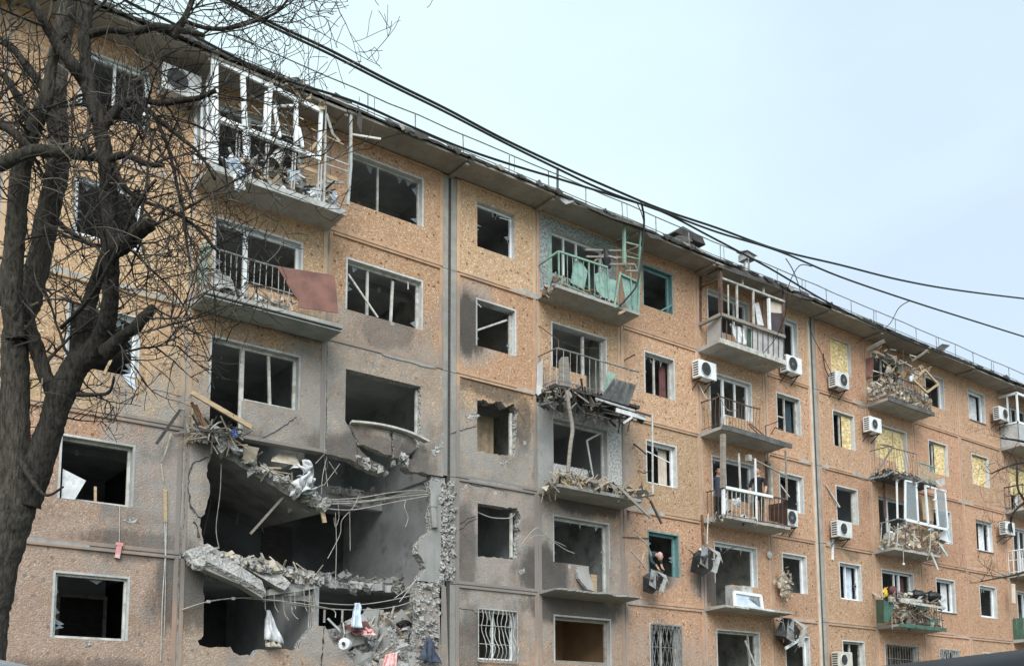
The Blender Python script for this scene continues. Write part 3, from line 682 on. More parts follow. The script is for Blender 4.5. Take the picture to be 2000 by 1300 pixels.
gs = random.Random(77)
for w_ in [o_ for o_ in bld.children if o_.name.startswith('window') and 'grille' not in o_.name][20:]:
    if gs.random() < .45: continue
    vs_ = [v.co for v in w_.data.vertices]; ax, cx_ = min(v.x for v in vs_), max(v.x for v in vs_); sz_, hz_ = min(v.z for v in vs_), max(v.z for v in vs_)
    if cx_-ax < .6: continue
    m = MB(); yy = .165
    for k in range(gs.randint(3, 7)):
        side_ = gs.choice('LRT'); q = gs.uniform(.08, .3); r_ = gs.uniform(.05, .22)
        if side_ == 'T': x = gs.uniform(ax+.1, cx_-.3); tri = [(x, hz_-.05), (x+q, hz_-.05), (x+q*gs.uniform(.2, .8), hz_-.05-r_)]
        else:
            x = ax+.05 if side_ == 'L' else cx_-.05; z = gs.uniform(max(sz_, hz_-1.2), hz_-.4); tri = [(x, z), (x, z+q), (x+(r_ if side_ == 'L' else -r_), z+q*gs.uniform(.2, .8))]
        m.sheet([(a, yy, c) for a, c in tri], .005)
    m.build('glass_shards', M['glass'], w_, kind='stuff')
# ------------------------------------------------------------------ window grilles on the ground floor
def grille(b, kind):
    x0, x1, k, a, c, side = BAYS[b]; s, h = J(1)+SILL-.06, J(1)+HEAD+.02; y = -.05; m = MB()
    m.path([(a, y, s), (c, y, s), (c, y, h), (a, y, h), (a, y, s)], .025)
    if kind == 'wavy':
        for i in range(1, 10):
            x = a+(c-a)*i/10; pts = []
            for t in range(13):
                z = s+(h-s)*t/12; belly = -.20*math.exp(-((t/12-.22)/.2)**2)
                pts.append((x+.022*math.sin(t*1.25+i), y+belly+.02*math.sin(t+i), z))
            m.tube(pts, .010, 5)
        for t in (.33, .68): m.tube([(a+(c-a)*i/8, y-.04+.015*math.sin(i*2), s+(h-s)*t+.012*math.sin(i*3)) for i in range(9)], .010, 5)
        return m.build('window_grille', M['palesteel'], bld)
    if kind == 'zigzag':
        n = 7
        for i in range(n):
            xa = a+(c-a)*i/n; xb = a+(c-a)*(i+1)/n; xm = (xa+xb)/2; H = h-s
            m.path([(xa, y, s), (xm, y, s+H*.25), (xa+.02, y, s+H*.5), (xm, y, s+H*.75), (xa, y, h)], .014)
            m.path([(xb, y, s), (xm, y, s+H*.25), (xb-.02, y, s+H*.5), (xm, y, s+H*.75), (xb, y, h)], .014)
        m.beam((a, y, (s+h)/2), (c, y, (s+h)/2), .016)
        return m.build('window_grille', M['steel'], bld)
    if kind == 'fan':
        for i in range(1, 9): m.beam((a+(c-a)*i/9, y, s), (a+(c-a)*i/9, y, h), .013)
        for j in range(3):
            cx_ = a+(c-a)*(j+.5)/3; m.tube([(cx_+.17*math.cos(t*.35), y-.012, h-.35+.3*math.sin(t*.35)) for t in range(10)], .010, 5)
        m.beam((a, y, s+.55), (c, y, s+.55), .016)
        return m.build('window_grille', M['palesteel'], bld)
    for i in range(1, 12): m.beam((a+(c-a)*i/12, y, s), (a+(c-a)*i/12, y, h), .014)
    for t in (.3, .62): m.beam((a, y-.012, s+(h-s)*t), (c, y-.012, s+(h-s)*t), .016)
    return m.build('window_grille', M['steel'], bld)
grille('C', 'wavy'); grille('E', 'zigzag'); grille('I', 'bars'); grille('J', 'fan')

# ------------------------------------------------------------------ eave, roof edge, roof railing
EY = -.86
g = random.Random(5)
for i, b in enumerate(ORDER):
    x0, x1 = BAYS[b][:2]; dz = g.uniform(-.02, .02)
    MB().box(x0+.012, x1-.012, EY+g.uniform(-.02, .03), -.004, TOP+.002+dz, TOP+.08+dz).build('eave_slab', M['soffit'], bld, bevel=.015)
    MB().box(x0-.05, x0+.05, EY+.06, -.006, TOP-.07, TOP-.004).build('eave_bracket', M['soffit'], bld)
m = MB(); n = int((XR-XL)/.12); top = []; bot = []
for i in range(n+1):
    x = XL+(XR-XL)*i/n; drop = -.02+.05*max(0, noise.noise((x*1.3, 3, 0)))+.09*max(0, noise.noise((x*5.1, 9, 0)))+.05*max(0, noise.noise((x*13, 2, 0)))
    yy = EY-.06-.05*noise.noise((x*2.1, 1, 0)); top.append((x, yy, TOP+.145+.025*noise.noise((x*1.7, 5, 2)))); bot.append((x, yy+.015, TOP+.08-drop))
for i in range(n):
    b0 = len(m.v); m.v += [top[i], top[i+1], bot[i+1], bot[i], (top[i][0], .3, TOP+.27), (top[i+1][0], .3, TOP+.27)]
    m.f += [(b0, b0+1, b0+2, b0+3), (b0, b0+4, b0+5, b0+1)]; m.m += [0, 0]
m.build('roofing_felt', M['felt'], bld)
def flap(pts, mat='felt', th=.02, name='loose_roofing'):
    MB().sheet([px(*p) for p in pts], th).build(name, M[mat], bld)
# torn roofing and sheet lifted along the edge
flap([(566, 152, -.5), (580, 150, -.4), (612, 175, -.6), (600, 182, -.8)]); flap([(645, 190, -.5), (655, 180, -.4), (688, 200, -.7), (668, 203, -.8)])
flap([(697, 243, -.85), (700, 205, -.9), (708, 232, -.95), (706, 262, -.9)]); flap([(328, 55, -.6), (365, 42, -.4), (400, 70, -.5), (398, 82, -.8)])
flap([(1305, 470, -.3), (1325, 459, -.2), (1347, 462, -.2), (1353, 471, -.4), (1310, 476, -.6)], 'felt'); flap([(1545, 575, -.9), (1558, 567, -.8), (1577, 572, -.7), (1588, 586, -.9), (1560, 580, -1.0)])
flap([(1700, 638, -.8), (1712, 629, -.7), (1724, 640, -.7), (1716, 646, -.9)]); flap([(1822, 684, -.8), (1840, 671, -.7), (1856, 674, -.6), (1836, 690, -.9)])
flap([(1400, 520, -.9), (1420, 512, -.8), (1452, 525, -.9), (1540, 562, -.95), (1532, 568, -.95), (1440, 535, -1.0)], 'felt'); flap([(1093, 388, -.9), (1098, 378, -.8), (1120, 385, -.8), (1122, 394, -.95), (1105, 399, -.98)], 'galv')
flap([(1120, 392, -.95), (1180, 410, -.9), (1258, 440, -.95), (1262, 447, -1.05), (1190, 424, -1.0)], 'felt'); flap([(1260, 452, -.95), (1290, 462, -.9), (1296, 470, -1.0), (1270, 464, -1.0)], 'felt')
gf = random.Random(31)
for k in range(64):          # tatters of felt and sheet along the edge
    x_ = gf.uniform(2, 44); w_ = gf.uniform(.12, .7); y_ = EY-.08-gf.uniform(0, .05); zt_ = TOP+.14; dn = gf.uniform(.04, .16); lift = gf.uniform(-.02, .14) if gf.random() < .35 else 0
    MB().sheet([(x_, y_, zt_), (x_+w_*.5, y_-.02, zt_+lift), (x_+w_, y_, zt_+.01), (x_+w_*.9, y_-.03, zt_-dn*.6), (x_+w_*.55, y_-.02, zt_-dn), (x_+w_*.2, y_-.03, zt_-dn*.5)], .012).build('loose_roofing', M[gf.choice(['felt', 'felt', 'felt', 'slate', 'soffit'])], bld)
m = MB(); yr = -.52; zb = TOP+.13; hr = .80; x = XL+.4; k = 0
while x < XR:
    lean = g.uniform(-.025, .025); m.tube([(x, yr, zb), (x+lean, yr+g.uniform(-.03, .03), zb+hr)], .017, 5)
    if k % 3 == 1: m.tube([(x+.18, yr, zb), (x+.18+lean, yr, zb+hr)], .011, 5)
    x += 1.42+g.uniform(-.06, .06); k += 1
for zz, r_ in ((hr, .017), (.36, .013)):
    m.tube([(XL+.4+(XR-XL-.6)*i/60, yr+.03*noise.noise((i*.7, zz, 0)), zb+zz+.025*noise.noise((i*.9, 2, zz))) for i in range(61)], r_, 5)
m.build('roof_railing', M['steel'], bld)
# vents and stubs on the roof
p = px(1331, 480, 1.2); v = MB().box(p.x-.42, p.x+.42, 1.0, 1.8, TOP+.2, p.z+.12).build('roof_vent', M['concrete'], bld)
MB().poly([[(p.x-.75, p.z+.1), (p.x+.75, p.z+.1), (p.x+.6, p.z+.34), (p.x-.35, p.z+.42)]], .8, 2.0).build('vent_hood', M['felt'], v)
p = px(1458, 510, .3); v = MB().tube([(p.x, .3, TOP+.2), (p.x, .3, p.z)], .11, 10).build('vent_pipe', M['galv'], bld)
MB().box(p.x-.18, p.x+.2, .1, .5, p.z, p.z+.22).sheet([(p.x-.25, .05, p.z+.22), (p.x+.28, .05, p.z+.16), (p.x+.28, .55, p.z+.3), (p.x-.25, .55, p.z+.34)], .02).build('vent_cowl', M['galv'], v)
a = px(1089, 375, -.5); c = px(1089, 328, -.5); MB().tube([a, c], .035, 6).build('roof_post', M['darksteel'], bld)
# ------------------------------------------------------------------ the blast hole
g = random.Random(21)
def slabpx(name, pts, th, mats, parent=bld, label=None, off=(0, 1, 0), **kw):
    P_ = [px(*p) for p in pts]; n = len(P_); m = MB(); o_ = Vector(off)*th
    m.v = [tuple(p) for p in P_]+[tuple(p+o_) for p in P_]
    m.f = [tuple(range(n)), tuple(range(2*n-1, n-1, -1))]+[(i, (i+1) % n, n+(i+1) % n, n+i) for i in range(n)]; m.m = [0, 1]+[1]*n
    return m.build(name, mats, parent, label, **kw)
# bulged, cracked remains of the wall under the third-floor window
slabpx('cracked_panel_piece', [(682, 827, -.02), (720, 831, -.16), (762, 840, -.24), (764, 862, -.34), (765, 888, -.36), (752, 887, -.32), (738, 879, -.26), (722, 873, -.2), (712, 868, -.14), (702, 868, -.08), (695, 850, -.04)], .22, [M['pebble'], M['rubble']], color=(1, .85, .8, 1))
slabpx('cracked_panel_piece', [(767, 841, -.24), (795, 851, -.18), (814, 862, -.06), (812, 875, -.08), (804, 884, -.12), (793, 886, -.2), (790, 896, -.25), (770, 893, -.34)], .22, [M['pebble'], M['rubble']], color=(1, .85, .8, 1))
m = MB()
for k in range(16): m.chunk(px(g.uniform(763, 798), g.uniform(888, 908), g.uniform(-.3, .05)), g.uniform(.08, .22), g)
for k in range(14):
    t = k/13; m.chunk(px(700+52*t, 896+26*t+g.uniform(-6, 4), g.uniform(-.06, .1)), g.uniform(.1, .22), g)
m.build('rubble_edge', M['rubble'], bld, kind='stuff')
m = MB(); bp = smooth_path([px(685, 824, -.12), px(720, 827, -.22), px(760, 834, -.3), px(800, 846, -.26), px(834, 862, -.2)], 4)
for a, c in zip(bp[:-1], bp[1:]): m.beam(a, c, .05, .2)
m.build('bent_sill_board', M['oldpaint'], bld)
# the floor of the third storey: sagging slab over the hole
xa, xb = 7.50, 10.66; za, zb_ = J(3)-.05, J(3)-1.42; n = 44
fr = [(xa+(xb-xa)*k/n, za+(zb_-za)*k/n, .10+.16*noise.noise((k*.21, 1, 0))+.1*noise.noise((k*.7, 4, 0))+g.uniform(-.03, .03)) for k in range(n+1)]
vv = [(x, y, z) for x, z, y in fr]+[(xb, 3.6, zb_+.2), (xa, 3.6, za)]
n2 = len(vv); top_ = [(x, y, z+.17) for x, y, z in vv]
MB().add(vv+top_, [tuple(range(n2)), tuple(range(2*n2-1, n2-1, -1))]+[(k, (k+1) % n2, n2+(k+1) % n2, n2+k) for k in range(n2)]).build('collapsed_floor_slab', M['slabgrey'], bld, 'tilted concrete floor slab hanging into the hole')
def along(t, lift=0, Y=.1): return Vector((xa+(xb-xa)*t, Y, za+(zb_-za)*t+.17+lift))
m = MB()
for k in range(420):
    t = g.random(); m.chunk(along(t, g.uniform(-.07, .16), g.uniform(-.14, .8)), g.uniform(.18, .4) if k < 22 else g.uniform(.03, .15), g, g.choice([0, 0, 0, 0, 1]))
for k in range(46):
    t = g.random(); m.stick(along(t, g.uniform(0, .25), g.uniform(-.1, .5)), g.uniform(.2, .8), g.uniform(.015, .04), g, g.choice([1, 2, 2, 3]))
for k in range(40):
    t = g.random(); m.shard(along(t, g.uniform(-.1, .25), g.uniform(-.12, .5)), g.uniform(.12, .35), g, g.choice([1, 0, 4, 0]))
m.build('debris_pile', [M['rubble'], M['beige'], M['greywood'], M['wood'], M['white']], kind='stuff', label='grey rubble and splinters lying on the sagging slab in the blast hole', cat='rubble')
# torn white sheeting on the broken slab
def crumple(name, pts, mat, amp=.06, seed=1, n=9, label=None, cat=None, group=None):
    a, b_, c, d = [px(*p) for p in pts]
    def fn(u, v):
        p = a.lerp(b_, u).lerp(d.lerp(c, u), v); q = Vector((u*4+seed, v*4, seed*3.1))
        return p + Vector((noise.noise(q)*amp, noise.noise(q+Vector((9, 0, 0)))*amp*1.6, noise.noise(q+Vector((0, 7, 0)))*amp))
    m_ = MB().grid(fn, n, n); o = m_.build(name, M[mat], None, label, cat, group, smooth=True)
    md = o.modifiers.new('thick', 'SOLIDIFY'); md.thickness = .008; return o
crumple('torn_sheeting', [(430, 855, .0), (446, 857, -.05), (478, 885, -.1), (455, 880, -.1)], 'white', .08, 2, label='white torn sheeting on the upper left lip of the hole', cat='sheeting')
crumple('torn_sheeting', [(585, 910, -.2), (608, 905, -.2), (600, 955, -.25), (572, 965, -.25)], 'white', .22, 4, 12, label='crumpled pale foil hanging from the sagging slab', cat='sheeting')
crumple('torn_sheeting', [(585, 930, -.2), (605, 935, -.2), (616, 972, -.2), (600, 965, -.25)], 'white', .15, 6, 12, label='small white torn strip below the crumpled foil', cat='sheeting')
slabpx('broken_board', [(532, 892, .3), (548, 882, .3), (575, 885, .3), (588, 910, .1), (560, 905, .05), (530, 900, .1)], .03, [M['beige'], M['beige']], None, 'beige triangular board wedged under the third storey wall', cat='board')
MB().beam(px(627, 985, -.05), px(634, 1020, -.1), .09, .05).build('hanging_timber', M['wood'], None, 'short pale timber hanging off the sagging slab end', 'timber')
MB().beam(px(553, 970, .3), px(489, 1042, .5), .05, .04).build('hanging_timber', M['greywood'], None, 'grey rod slanting down inside the dark hole', 'timber')
# rebar bundles left where the floors were
def bars(name, paths, r, mat='rebar', parent=bld, **kw):
    m_ = MB()
    for p in paths: m_.tube(smooth_path([px(*q) for q in p], 5), r, 5)
    return m_.build(name, M[mat], parent, **kw)
for k, p in enumerate([[(630, 976, .1), (700, 972, .1), (760, 962, .1), (810, 957, .1), (840, 960, .1)], [(632, 984, .05), (700, 981, .1), (780, 970, .1), (842, 964, .1)], [(632, 992, .05), (690, 995, .1), (770, 980, .1), (840, 967, .1)], [(650, 978, .3), (720, 977, .3), (800, 963, .3), (838, 961, .3)]]):
    bars('rebar', [p], .014)
for p in [[(660, 978, .2), (662, 1010, .2), (655, 1028, .2), (652, 1010, .2)], [(700, 968, .1), (690, 990, .1), (668, 1015, .15), (665, 1040, .2), (655, 1062, .2), (640, 1090, .2)], [(655, 1000, .2), (657, 1060, .2), (655, 1150, .2)], [(793, 976, .1), (790, 990, .0), (797, 1010, .0), (792, 1028, .0)],
          [(683, 1000, .6), (684, 1075, .6)], [(639, 890, .1), (630, 930, .1), (628, 965, .1)], [(633, 890, .2), (640, 950, .1)], [(664, 905, .1), (632, 948, .1)], [(642, 900, .1), (658, 925, .1)], [(616, 905, .1), (634, 886, .0)], [(432, 905, .2), (430, 960, .2), (422, 1030, .3), (428, 1070, .3)]]:
    bars('hanging_rebar', [p], .009)
for p in [[(590, 1172, -.1), (640, 1178, .0), (700, 1180, .1), (760, 1172, .1), (812, 1160, .1)], [(560, 1178, -.1), (640, 1188, .0), (720, 1190, .1), (780, 1182, .1), (815, 1168, .1)], [(480, 1168, .0), (540, 1172, -.1), (600, 1180, -.1), (650, 1190, .0), (655, 1205, -.05)], [(355, 1190, -.05), (402, 1175, -.1), (450, 1168, -.1), (500, 1166, -.05)],
          [(770, 1168, .1), (800, 1145, .1), (815, 1128, .1)], [(780, 1175, .1), (810, 1135, .1)]]:
    bars('rebar', [p], .012)
for x0_, y0_, dx, L in [(518, 1148, 0, 42), (530, 1145, 14, 50), (548, 1158, 16, 52), (560, 1158, 22, 50), (575, 1140, 2, 48), (590, 1138, 10, 55), (600, 1135, 12, 60), (612, 1135, 8, 45), (566, 1150, 5, 40)]:
    bars('bent_rebar', [[(x0_, y0_, .1), (x0_+dx*.35, y0_+L*.3, -.05), (x0_+dx*.5, y0_+L*.75, -.05), (x0_+dx, y0_+L, -.1)]], .009)
for x_ in (603, 607, 611, 615): bars('upright_rebar', [[(x_, 1155, .1), (x_+1, 1190, .1), (x_-1, 1225, .1)]], .014)
bars('upright_rebar', [[(618, 1152, .05), (618, 1220, .05)]], .012)
for x_ in (634, 669): bars('upright_rebar', [[(x_, 1190, .2), (x_-1, 1215, .2)]], .03)
for x_, y_ in ((407, 1174), (455, 1168)): MB().obox(px(x_, y_, -.1), (.07, .06, .06)).build('wire_clip', M['oldpaint'], bld)
# slab fragments at the second floor
MB().sheet([px(357, 1084, -.05), px(376, 1112, -.45), px(395, 1114, -.5), px(396, 1104, -.45), px(470, 1140, -.5), px(514, 1166, -.45), px(506, 1142, -.1), px(450, 1105, .0), px(420, 1082, .1), (px(400, 1070, .15))], .13).build('slab_fragment', M['rubble'], bld)
slabpx('slab_fragment', [(392, 1108, -.5), (470, 1141, -.52), (514, 1168, -.47), (512, 1162, -.47), (468, 1134, -.52), (393, 1102, -.5)], .3, [M['concrete'], M['concrete']])
slabpx('slab_fragment', [(486, 1112, .0), (536, 1142, -.2), (552, 1135, -.2), (545, 1120, .0), (500, 1100, .2)], .25, [M['rubble'], M['concrete']])
slabpx('slab_fragment', [(536, 1142, -.2), (556, 1152, -.25), (568, 1138, -.15), (548, 1119, .0)], .3, [M['rubble'], M['rubble']])
slabpx('slab_fragment', [(490, 1092, .5), (497, 1088, .5), (542, 1114, .3), (538, 1121, .3), (492, 1108, .4)], .2, [M['concrete'], M['rubble']])
slabpx('slab_fragment', [(524, 1162, -.05), (580, 1155, -.05), (626, 1146, .0), (624, 1133, .1), (610, 1124, .2), (560, 1140, .1), (527, 1150, .0)], .35, [M['concrete'], M['rubble']])
slabpx('slab_fragment', [(522, 1172, .1), (600, 1172, .1), (612, 1162, .1), (524, 1163, .1)], .3, [M['concrete'], M['concrete']])
m = MB()
for k in range(420):
    t = g.random(); m.chunk(px(402+222*t, 1084+52*t+g.uniform(-9, 9), g.uniform(-.1, .7)), g.uniform(.2, .36) if k < 14 else g.uniform(.03, .16), g, g.choice([0, 0, 0, 0, 1]))
for k in range(24):
    t = g.random(); m.stick(px(402+222*t, 1074+50*t+g.uniform(-8, 12), g.uniform(-.1, .6)), g.uniform(.2, .7), g.uniform(.02, .05), g, g.choice([2, 2, 1]))
for k in range(10): m.chunk(px(g.uniform(360, 400), g.uniform(1082, 1108), g.uniform(-.4, -.1)), g.uniform(.08, .2), g, 0)
m.build('debris_pile', [M['rubble'], M['beige'], M['greywood']], kind='stuff', label='broken slab ends and rubble between the first and second storeys', cat='rubble')
MB().tube([px(506, 1090, .35), px(540, 1112, .2)], .07, 8).build('pipe_piece', M['greywood'], None, 'short grey pipe lying on the second storey slab fragments', 'pipe')
# broken edge running up beside the seam
m = MB()
for k in range(1100):
    y_ = g.uniform(942, 1310); x_ = g.uniform(860, 886) if y_ < 1135 else g.uniform(814, 858)
    m.chunk(px(x_, y_, g.uniform(-.02, .12)), g.uniform(.03, .12) if k % 6 else g.uniform(.12, .22), g)
m.box(13.72, 14.14, .06, .26, J(1)+.3, J(3)-.05)
m.build('rubble_edge', M['rubble'], bld, kind='stuff')
slabpx('seam_strip', [(857, 1140, .0), (871, 1145, .0), (876, 1300, .0), (862, 1300, .0)], .2, [M['border'], M['mortar']], color=(1, .95, .95, 1))
MB().tube([px(847, 966, -.02), px(846, 990, -.02)], .10, 10).tube([px(846, 990, -.02), px(849, 1030, -.03)], .085, 10).build('broken_pipe', M['plaster'], bld)
# the heap in the first-storey room
def mound(u, v):
    x_ = 10.95+2.75*u; y_ = -.04+1.7*v; top__ = J(1)+.42+1.15*(v**.75)*(.55+.45*math.sin(math.pi*(.15+.8*u)))
    q = Vector((x_*2.2, y_*2.2, 0)); return (x_, y_, top__+.16*noise.noise(q)+.09*noise.noise(q*2.7)+.04*noise.noise(q*7))
MB().grid(mound, 70, 40).build('rubble_mound', M['rubble'], bld, kind='stuff')
m = MB()
def heap_pt():
    while True:
        x_ = g.uniform(642, 846); y_ = g.uniform(1196, 1312)
        lim = 1240-45*math.sin((x_-640)/205*math.pi*.85)+g.uniform(-6, 6)
        if y_ > lim and y_ > 1222+(650-x_)*.5 and (x_ > 690 or y_ < 1232+(x_-650)*1.45): return px(x_, y_, .02+(1310-y_)/110*1.1+g.uniform(-.12, .25))
for k in range(300): m.chunk(heap_pt(), g.uniform(.05, .2), g, g.choice([0, 0, 8, 8, 1]))
for k in range(34): m.chunk(heap_pt(), g.uniform(.3, .62), g, g.choice([0, 0, 8]))
for k in range(700): m.chunk(heap_pt(), g.uniform(.02, .06), g, g.choice([0, 8, 1]))
for k in range(110): m.stick(heap_pt(), g.uniform(.25, 1.1), g.uniform(.02, .06), g, g.choice([1, 2, 2, 3, 4]), 1.0)
for k in range(16): m.shard(heap_pt(), g.uniform(.5, .95), g, g.choice([0, 8, 8, 8]), .07)
for k in range(60): m.shard(heap_pt(), g.uniform(.15, .5), g, g.choice([4, 1, 4, 8, 8, 5]))
for k in range(5): m.shard(heap_pt(), g.uniform(.15, .3), g, g.choice([6, 7]))
m.build('debris_pile', [M['rubble'], M['beige'], M['greywood'], M['wood'], M['white'], M['black'], M['maroon'], M['blue'], M['plaster']], kind='stuff', label='big mixed rubble heap spilling from the first storey room beside the seam', cat='rubble')
slabpx('interior_shelf', [(740, 1195, 1.6), (790, 1190, 1.7), (800, 1215, 1.7), (745, 1225, 1.6)], .1, [M['brownwood'], M['brownwood']], None, 'brown furniture panel standing at the back of the rubble heap', cat='furniture')
MB().tube([px(672, 1256, -.1), px(676, 1258, -.02)], .14, 16).tube([px(670.5, 1255.6, -.16), px(671.5, 1256, -.11)], .04, 10, 1).build('round_plate', [M['white'], M['black']], None, 'round white disc on the left of the rubble heap', 'plate')
MB().tube(smooth_path([px(778, 1222, .8), px(790, 1216, .8), px(801, 1222, .8), px(800, 1234, .8)], 4), .09, 10).build('dark_drum', M['black'], None, 'black rounded bin lying at the top right of the rubble heap', 'bin')
def cloth(name, pts, mat, label, amp=.05, seed=3, folds=5, cat='cloth'):
    a, b_, c, d = [px(*p) for p in pts]
    def fn(u, v):
        p = a.lerp(b_, u).lerp(d.lerp(c, u), v)
        f_ = math.sin(u*folds*2+seed)*amp*(.4+v*.8)
        return p + Vector((noise.noise((u*3, v*3, seed))*amp*.5, -abs(f_)+noise.noise((u*4, v*3, seed+5))*amp, 0))
    o = MB().grid(fn, 14, 12).build(name, M[mat], None, label, cat, smooth=True)
    md = o.modifiers.new('thick', 'SOLIDIFY'); md.thickness = .01; return o
cloth('hanging_cloth', [(519, 1191, .05), (527, 1191, .05), (553, 1258, -.05), (515, 1248, -.05)], 'white', 'white cloth hanging in the broken first storey opening', .09, 3)
cloth('fallen_cloth', [(517, 1238, .1), (530, 1236, .1), (548, 1264, -.1), (516, 1262, -.1)], 'beige', 'beige rag bunched under the white hanging cloth', .1, 8)
cloth('hanging_cloth', [(691, 1177, .1), (702, 1177, .1), (704, 1226, .0), (681, 1224, .0)], 'bluewhite', 'translucent pale bag hooked on the rebar above the rubble', .07, 5)
cloth('fallen_cloth', [(670, 1222, .3), (712, 1212, .4), (728, 1232, .2), (690, 1242, .1)], 'maroon', 'dark red cloth crumpled at the top of the rubble heap', .1, 11)
cloth('fallen_cloth', [(705, 1226, .25), (722, 1222, .3), (735, 1240, .1), (705, 1240, .05)], 'pink', 'small pink cloth beside the pale bag', .1, 15)
cloth('fallen_cloth', [(752, 1278, -.1), (776, 1272, -.1), (770, 1312, -.2), (742, 1312, -.2)], 'pink', 'pink and white cloth draped at the foot of the rubble', .06, 7)
cloth('hanging_jacket', [(832, 1246, -.15), (843, 1246, -.15), (862, 1296, -.22), (815, 1288, -.22)], 'navy', 'dark blue jacket hanging at the right end of the rubble heap', .09, 9, cat='jacket')
# debris where the third-storey balcony of this bay was
MB().beam(px(374, 766, -.5), px(491, 834, -.55), .10, .06).build('fallen_beam', M['wood'], None, 'long pale timber leaning across the third storey door opening', 'timber')
for k, (p0, p1, mat, lab) in enumerate([((378, 762, -.4), (356, 800, -.4), 'greywood', 'grey upper timber of the broken frame left of the third storey door'), ((352, 800, -.35), (306, 866, -.3), 'darkwood', 'thin dark lath pointing down left from the broken frame'),
     ((374, 785, -.3), (404, 845, -.3), 'brownwood', 'red brown lath beside the third storey door'), ((382, 790, -.3), (408, 848, -.35), 'brownwood', 'second red brown lath beside the third storey door'), ((360, 805, -.2), (368, 845, -.2), 'greywood', 'short grey lath above the left lip of the hole'), ((388, 838, -.4), (470, 850, -.3), 'darkwood', 'dark plank lying along the left lip of the hole')]):
    MB().beam(px(*p0), px(*p1), .06, .035).build('broken_lath', M[mat], None, lab, 'lath')
MB().tube(smooth_path([px(402, 856, -.2), px(412, 838, -.3), px(425, 826, -.35), px(432, 824, -.3)], 4), .02, 6).build('bent_pipe', M['palesteel'], None, 'bent pale pipe at the upper left lip of the hole', 'pipe')
crumple('blue_rag', [(454, 838, -.35), (464, 837, -.35), (465, 853, -.38), (455, 852, -.38)], 'blue', .05, 3, 6, 'small blue rag at the lip of the hole below the third storey', 'rag')
m = MB()
for k in range(50): m.stick(px(g.uniform(372, 470), g.uniform(832, 858)+0, g.uniform(-.4, .0)), g.uniform(.2, .9), g.uniform(.012, .04), g, g.choice([0, 1, 1, 2]))
for k in range(30): m.chunk(px(g.uniform(380, 440), g.uniform(846, 862), g.uniform(-.25, .1)), g.uniform(.06, .2), g, 3)
m.build('debris_pile', [M['wood'], M['greywood'], M['darkwood'], M['rubble']], kind='stuff', label='splintered laths and rubble on the upper left lip of the hole', cat='rubble')
# long tape of lath and the red tag hanging on the left bay
MB().path([px(334, 846, -.06), px(322, 885, -.08), px(316, 900, -.05)], .03, .01).path([px(315, 905, -.05), px(319, 940, -.04)], .02, .01).build('hanging_strip', M['beige'], None, 'pale thin strip hanging beside the upper left edge of the hole', 'strip')
MB().beam(px(322, 955, -.03), px(323, 1019, -.03), .07, .03).build('hanging_lath', M['wood'], None, 'pale brown lath hanging on the wall left of the hole', 'lath')
MB().tube([px(322, 1019, -.03), px(323, 1080, -.02), px(317, 1180, -.02), px(314, 1290, -.02)], .012, 5).tube([px(325, 1019, -.03), px(323, 1150, -.02), px(321, 1240, -.02)], .008, 5).build('hanging_wire', M['palesteel'], None, 'two pale wires hanging down the wall left of the hole', 'wire')
MB().tube([px(234, 986, -.02), px(233, 1060, -.02)], .008, 5).build('hanging_wire', M['palesteel'], None, 'pale cord hanging from the second storey window sill', 'wire')
MB().obox(px(231, 1075, -.05), (.09, .06, .30), rotm(0, .12, 0)).obox(px(233, 1062, -.05), (.13, .07, .06)).build('red_tag', M['pink'], None, 'small faded red bottle hanging on a cord below the window', 'bottle')
# things in the windows of the left bay
slabpx('loose_board', [(123, 915, .05), (168, 938, .0), (146, 975, .02), (120, 972, .06)], .02, [M['white'], M['white']], None, 'white board leaning out of the second storey left window', cat='board')
MB().beam(px(186, 950, .2), px(186, 985, .15), .05, .03).build('splinter', M['wood'], None, 'short pale splinter on the second storey left window sill', 'splinter')
slabpx('loose_board', [(236, 732, .0), (262, 728, .02), (266, 763, -.03), (250, 748, -.03)], .01, [M['bluewhite'], M['bluewhite']], None, 'torn pale sheet hanging from the third storey left window sill', cat='sheet')
MB().beam(px(203, 730, -.02), px(232, 672, .05), .05, .03).build('splinter', M['wood'], None, 'slanting pale splinter in the third storey left window', 'splinter')
# cracks running through the concrete
def crack(pts, w=.012, y=-.006):
    P_ = [px(x, y_, y) for x, y_ in pts]; out = [P_[0]]
    for a_, b_ in zip(P_[:-1], P_[1:]):
        k = max(2, int((b_-a_).length/.07))
        for i in range(1, k+1):
            p = a_.lerp(b_, i/k); out.append(p+Vector((g.uniform(-.018, .018), 0, g.uniform(-.018, .018))) if i < k else p)
    MB().tube(out, [w*g.uniform(.4, 1.2) for _ in out], 4).build('crack', M['darkwood'], bld)
crack([(413, 888), (396, 896), (376, 905), (369, 925), (368, 960), (374, 990), (384, 1004), (392, 1010)], .016); crack([(372, 968), (371, 990), (380, 1002)], .01); crack([(378, 1018), (386, 1030), (388, 1048)], .03)
crack([(506, 858), (530, 846), (556, 830), (579, 814)], .012); crack([(697, 874), (697, 896), (699, 904)], .010); crack([(880, 846), (905, 838), (930, 832)], .010); crack([(896, 1024), (910, 1014), (930, 1006)], .010)
crack([(891, 1036), (905, 1030), (915, 1018), (931, 1012)], .012); crack([(1010, 800), (1020, 815), (1028, 830)], .008); crack([(945, 1205), (920, 1190), (893, 1186)], .008); crack([(905, 938), (930, 948), (955, 950), (985, 958)], .010)
crack([(366, 850), (366, 880), (362, 930), (360, 1000), (356, 1060)], .014); crack([(640, 900), (634, 940)], .01); crack([(762, 842), (765, 885)], .012, -.3); crack([(1058, 878), (1054, 905), (1060, 925)], .010); crack([(1055, 840), (1064, 850), (1058, 862)], .010)
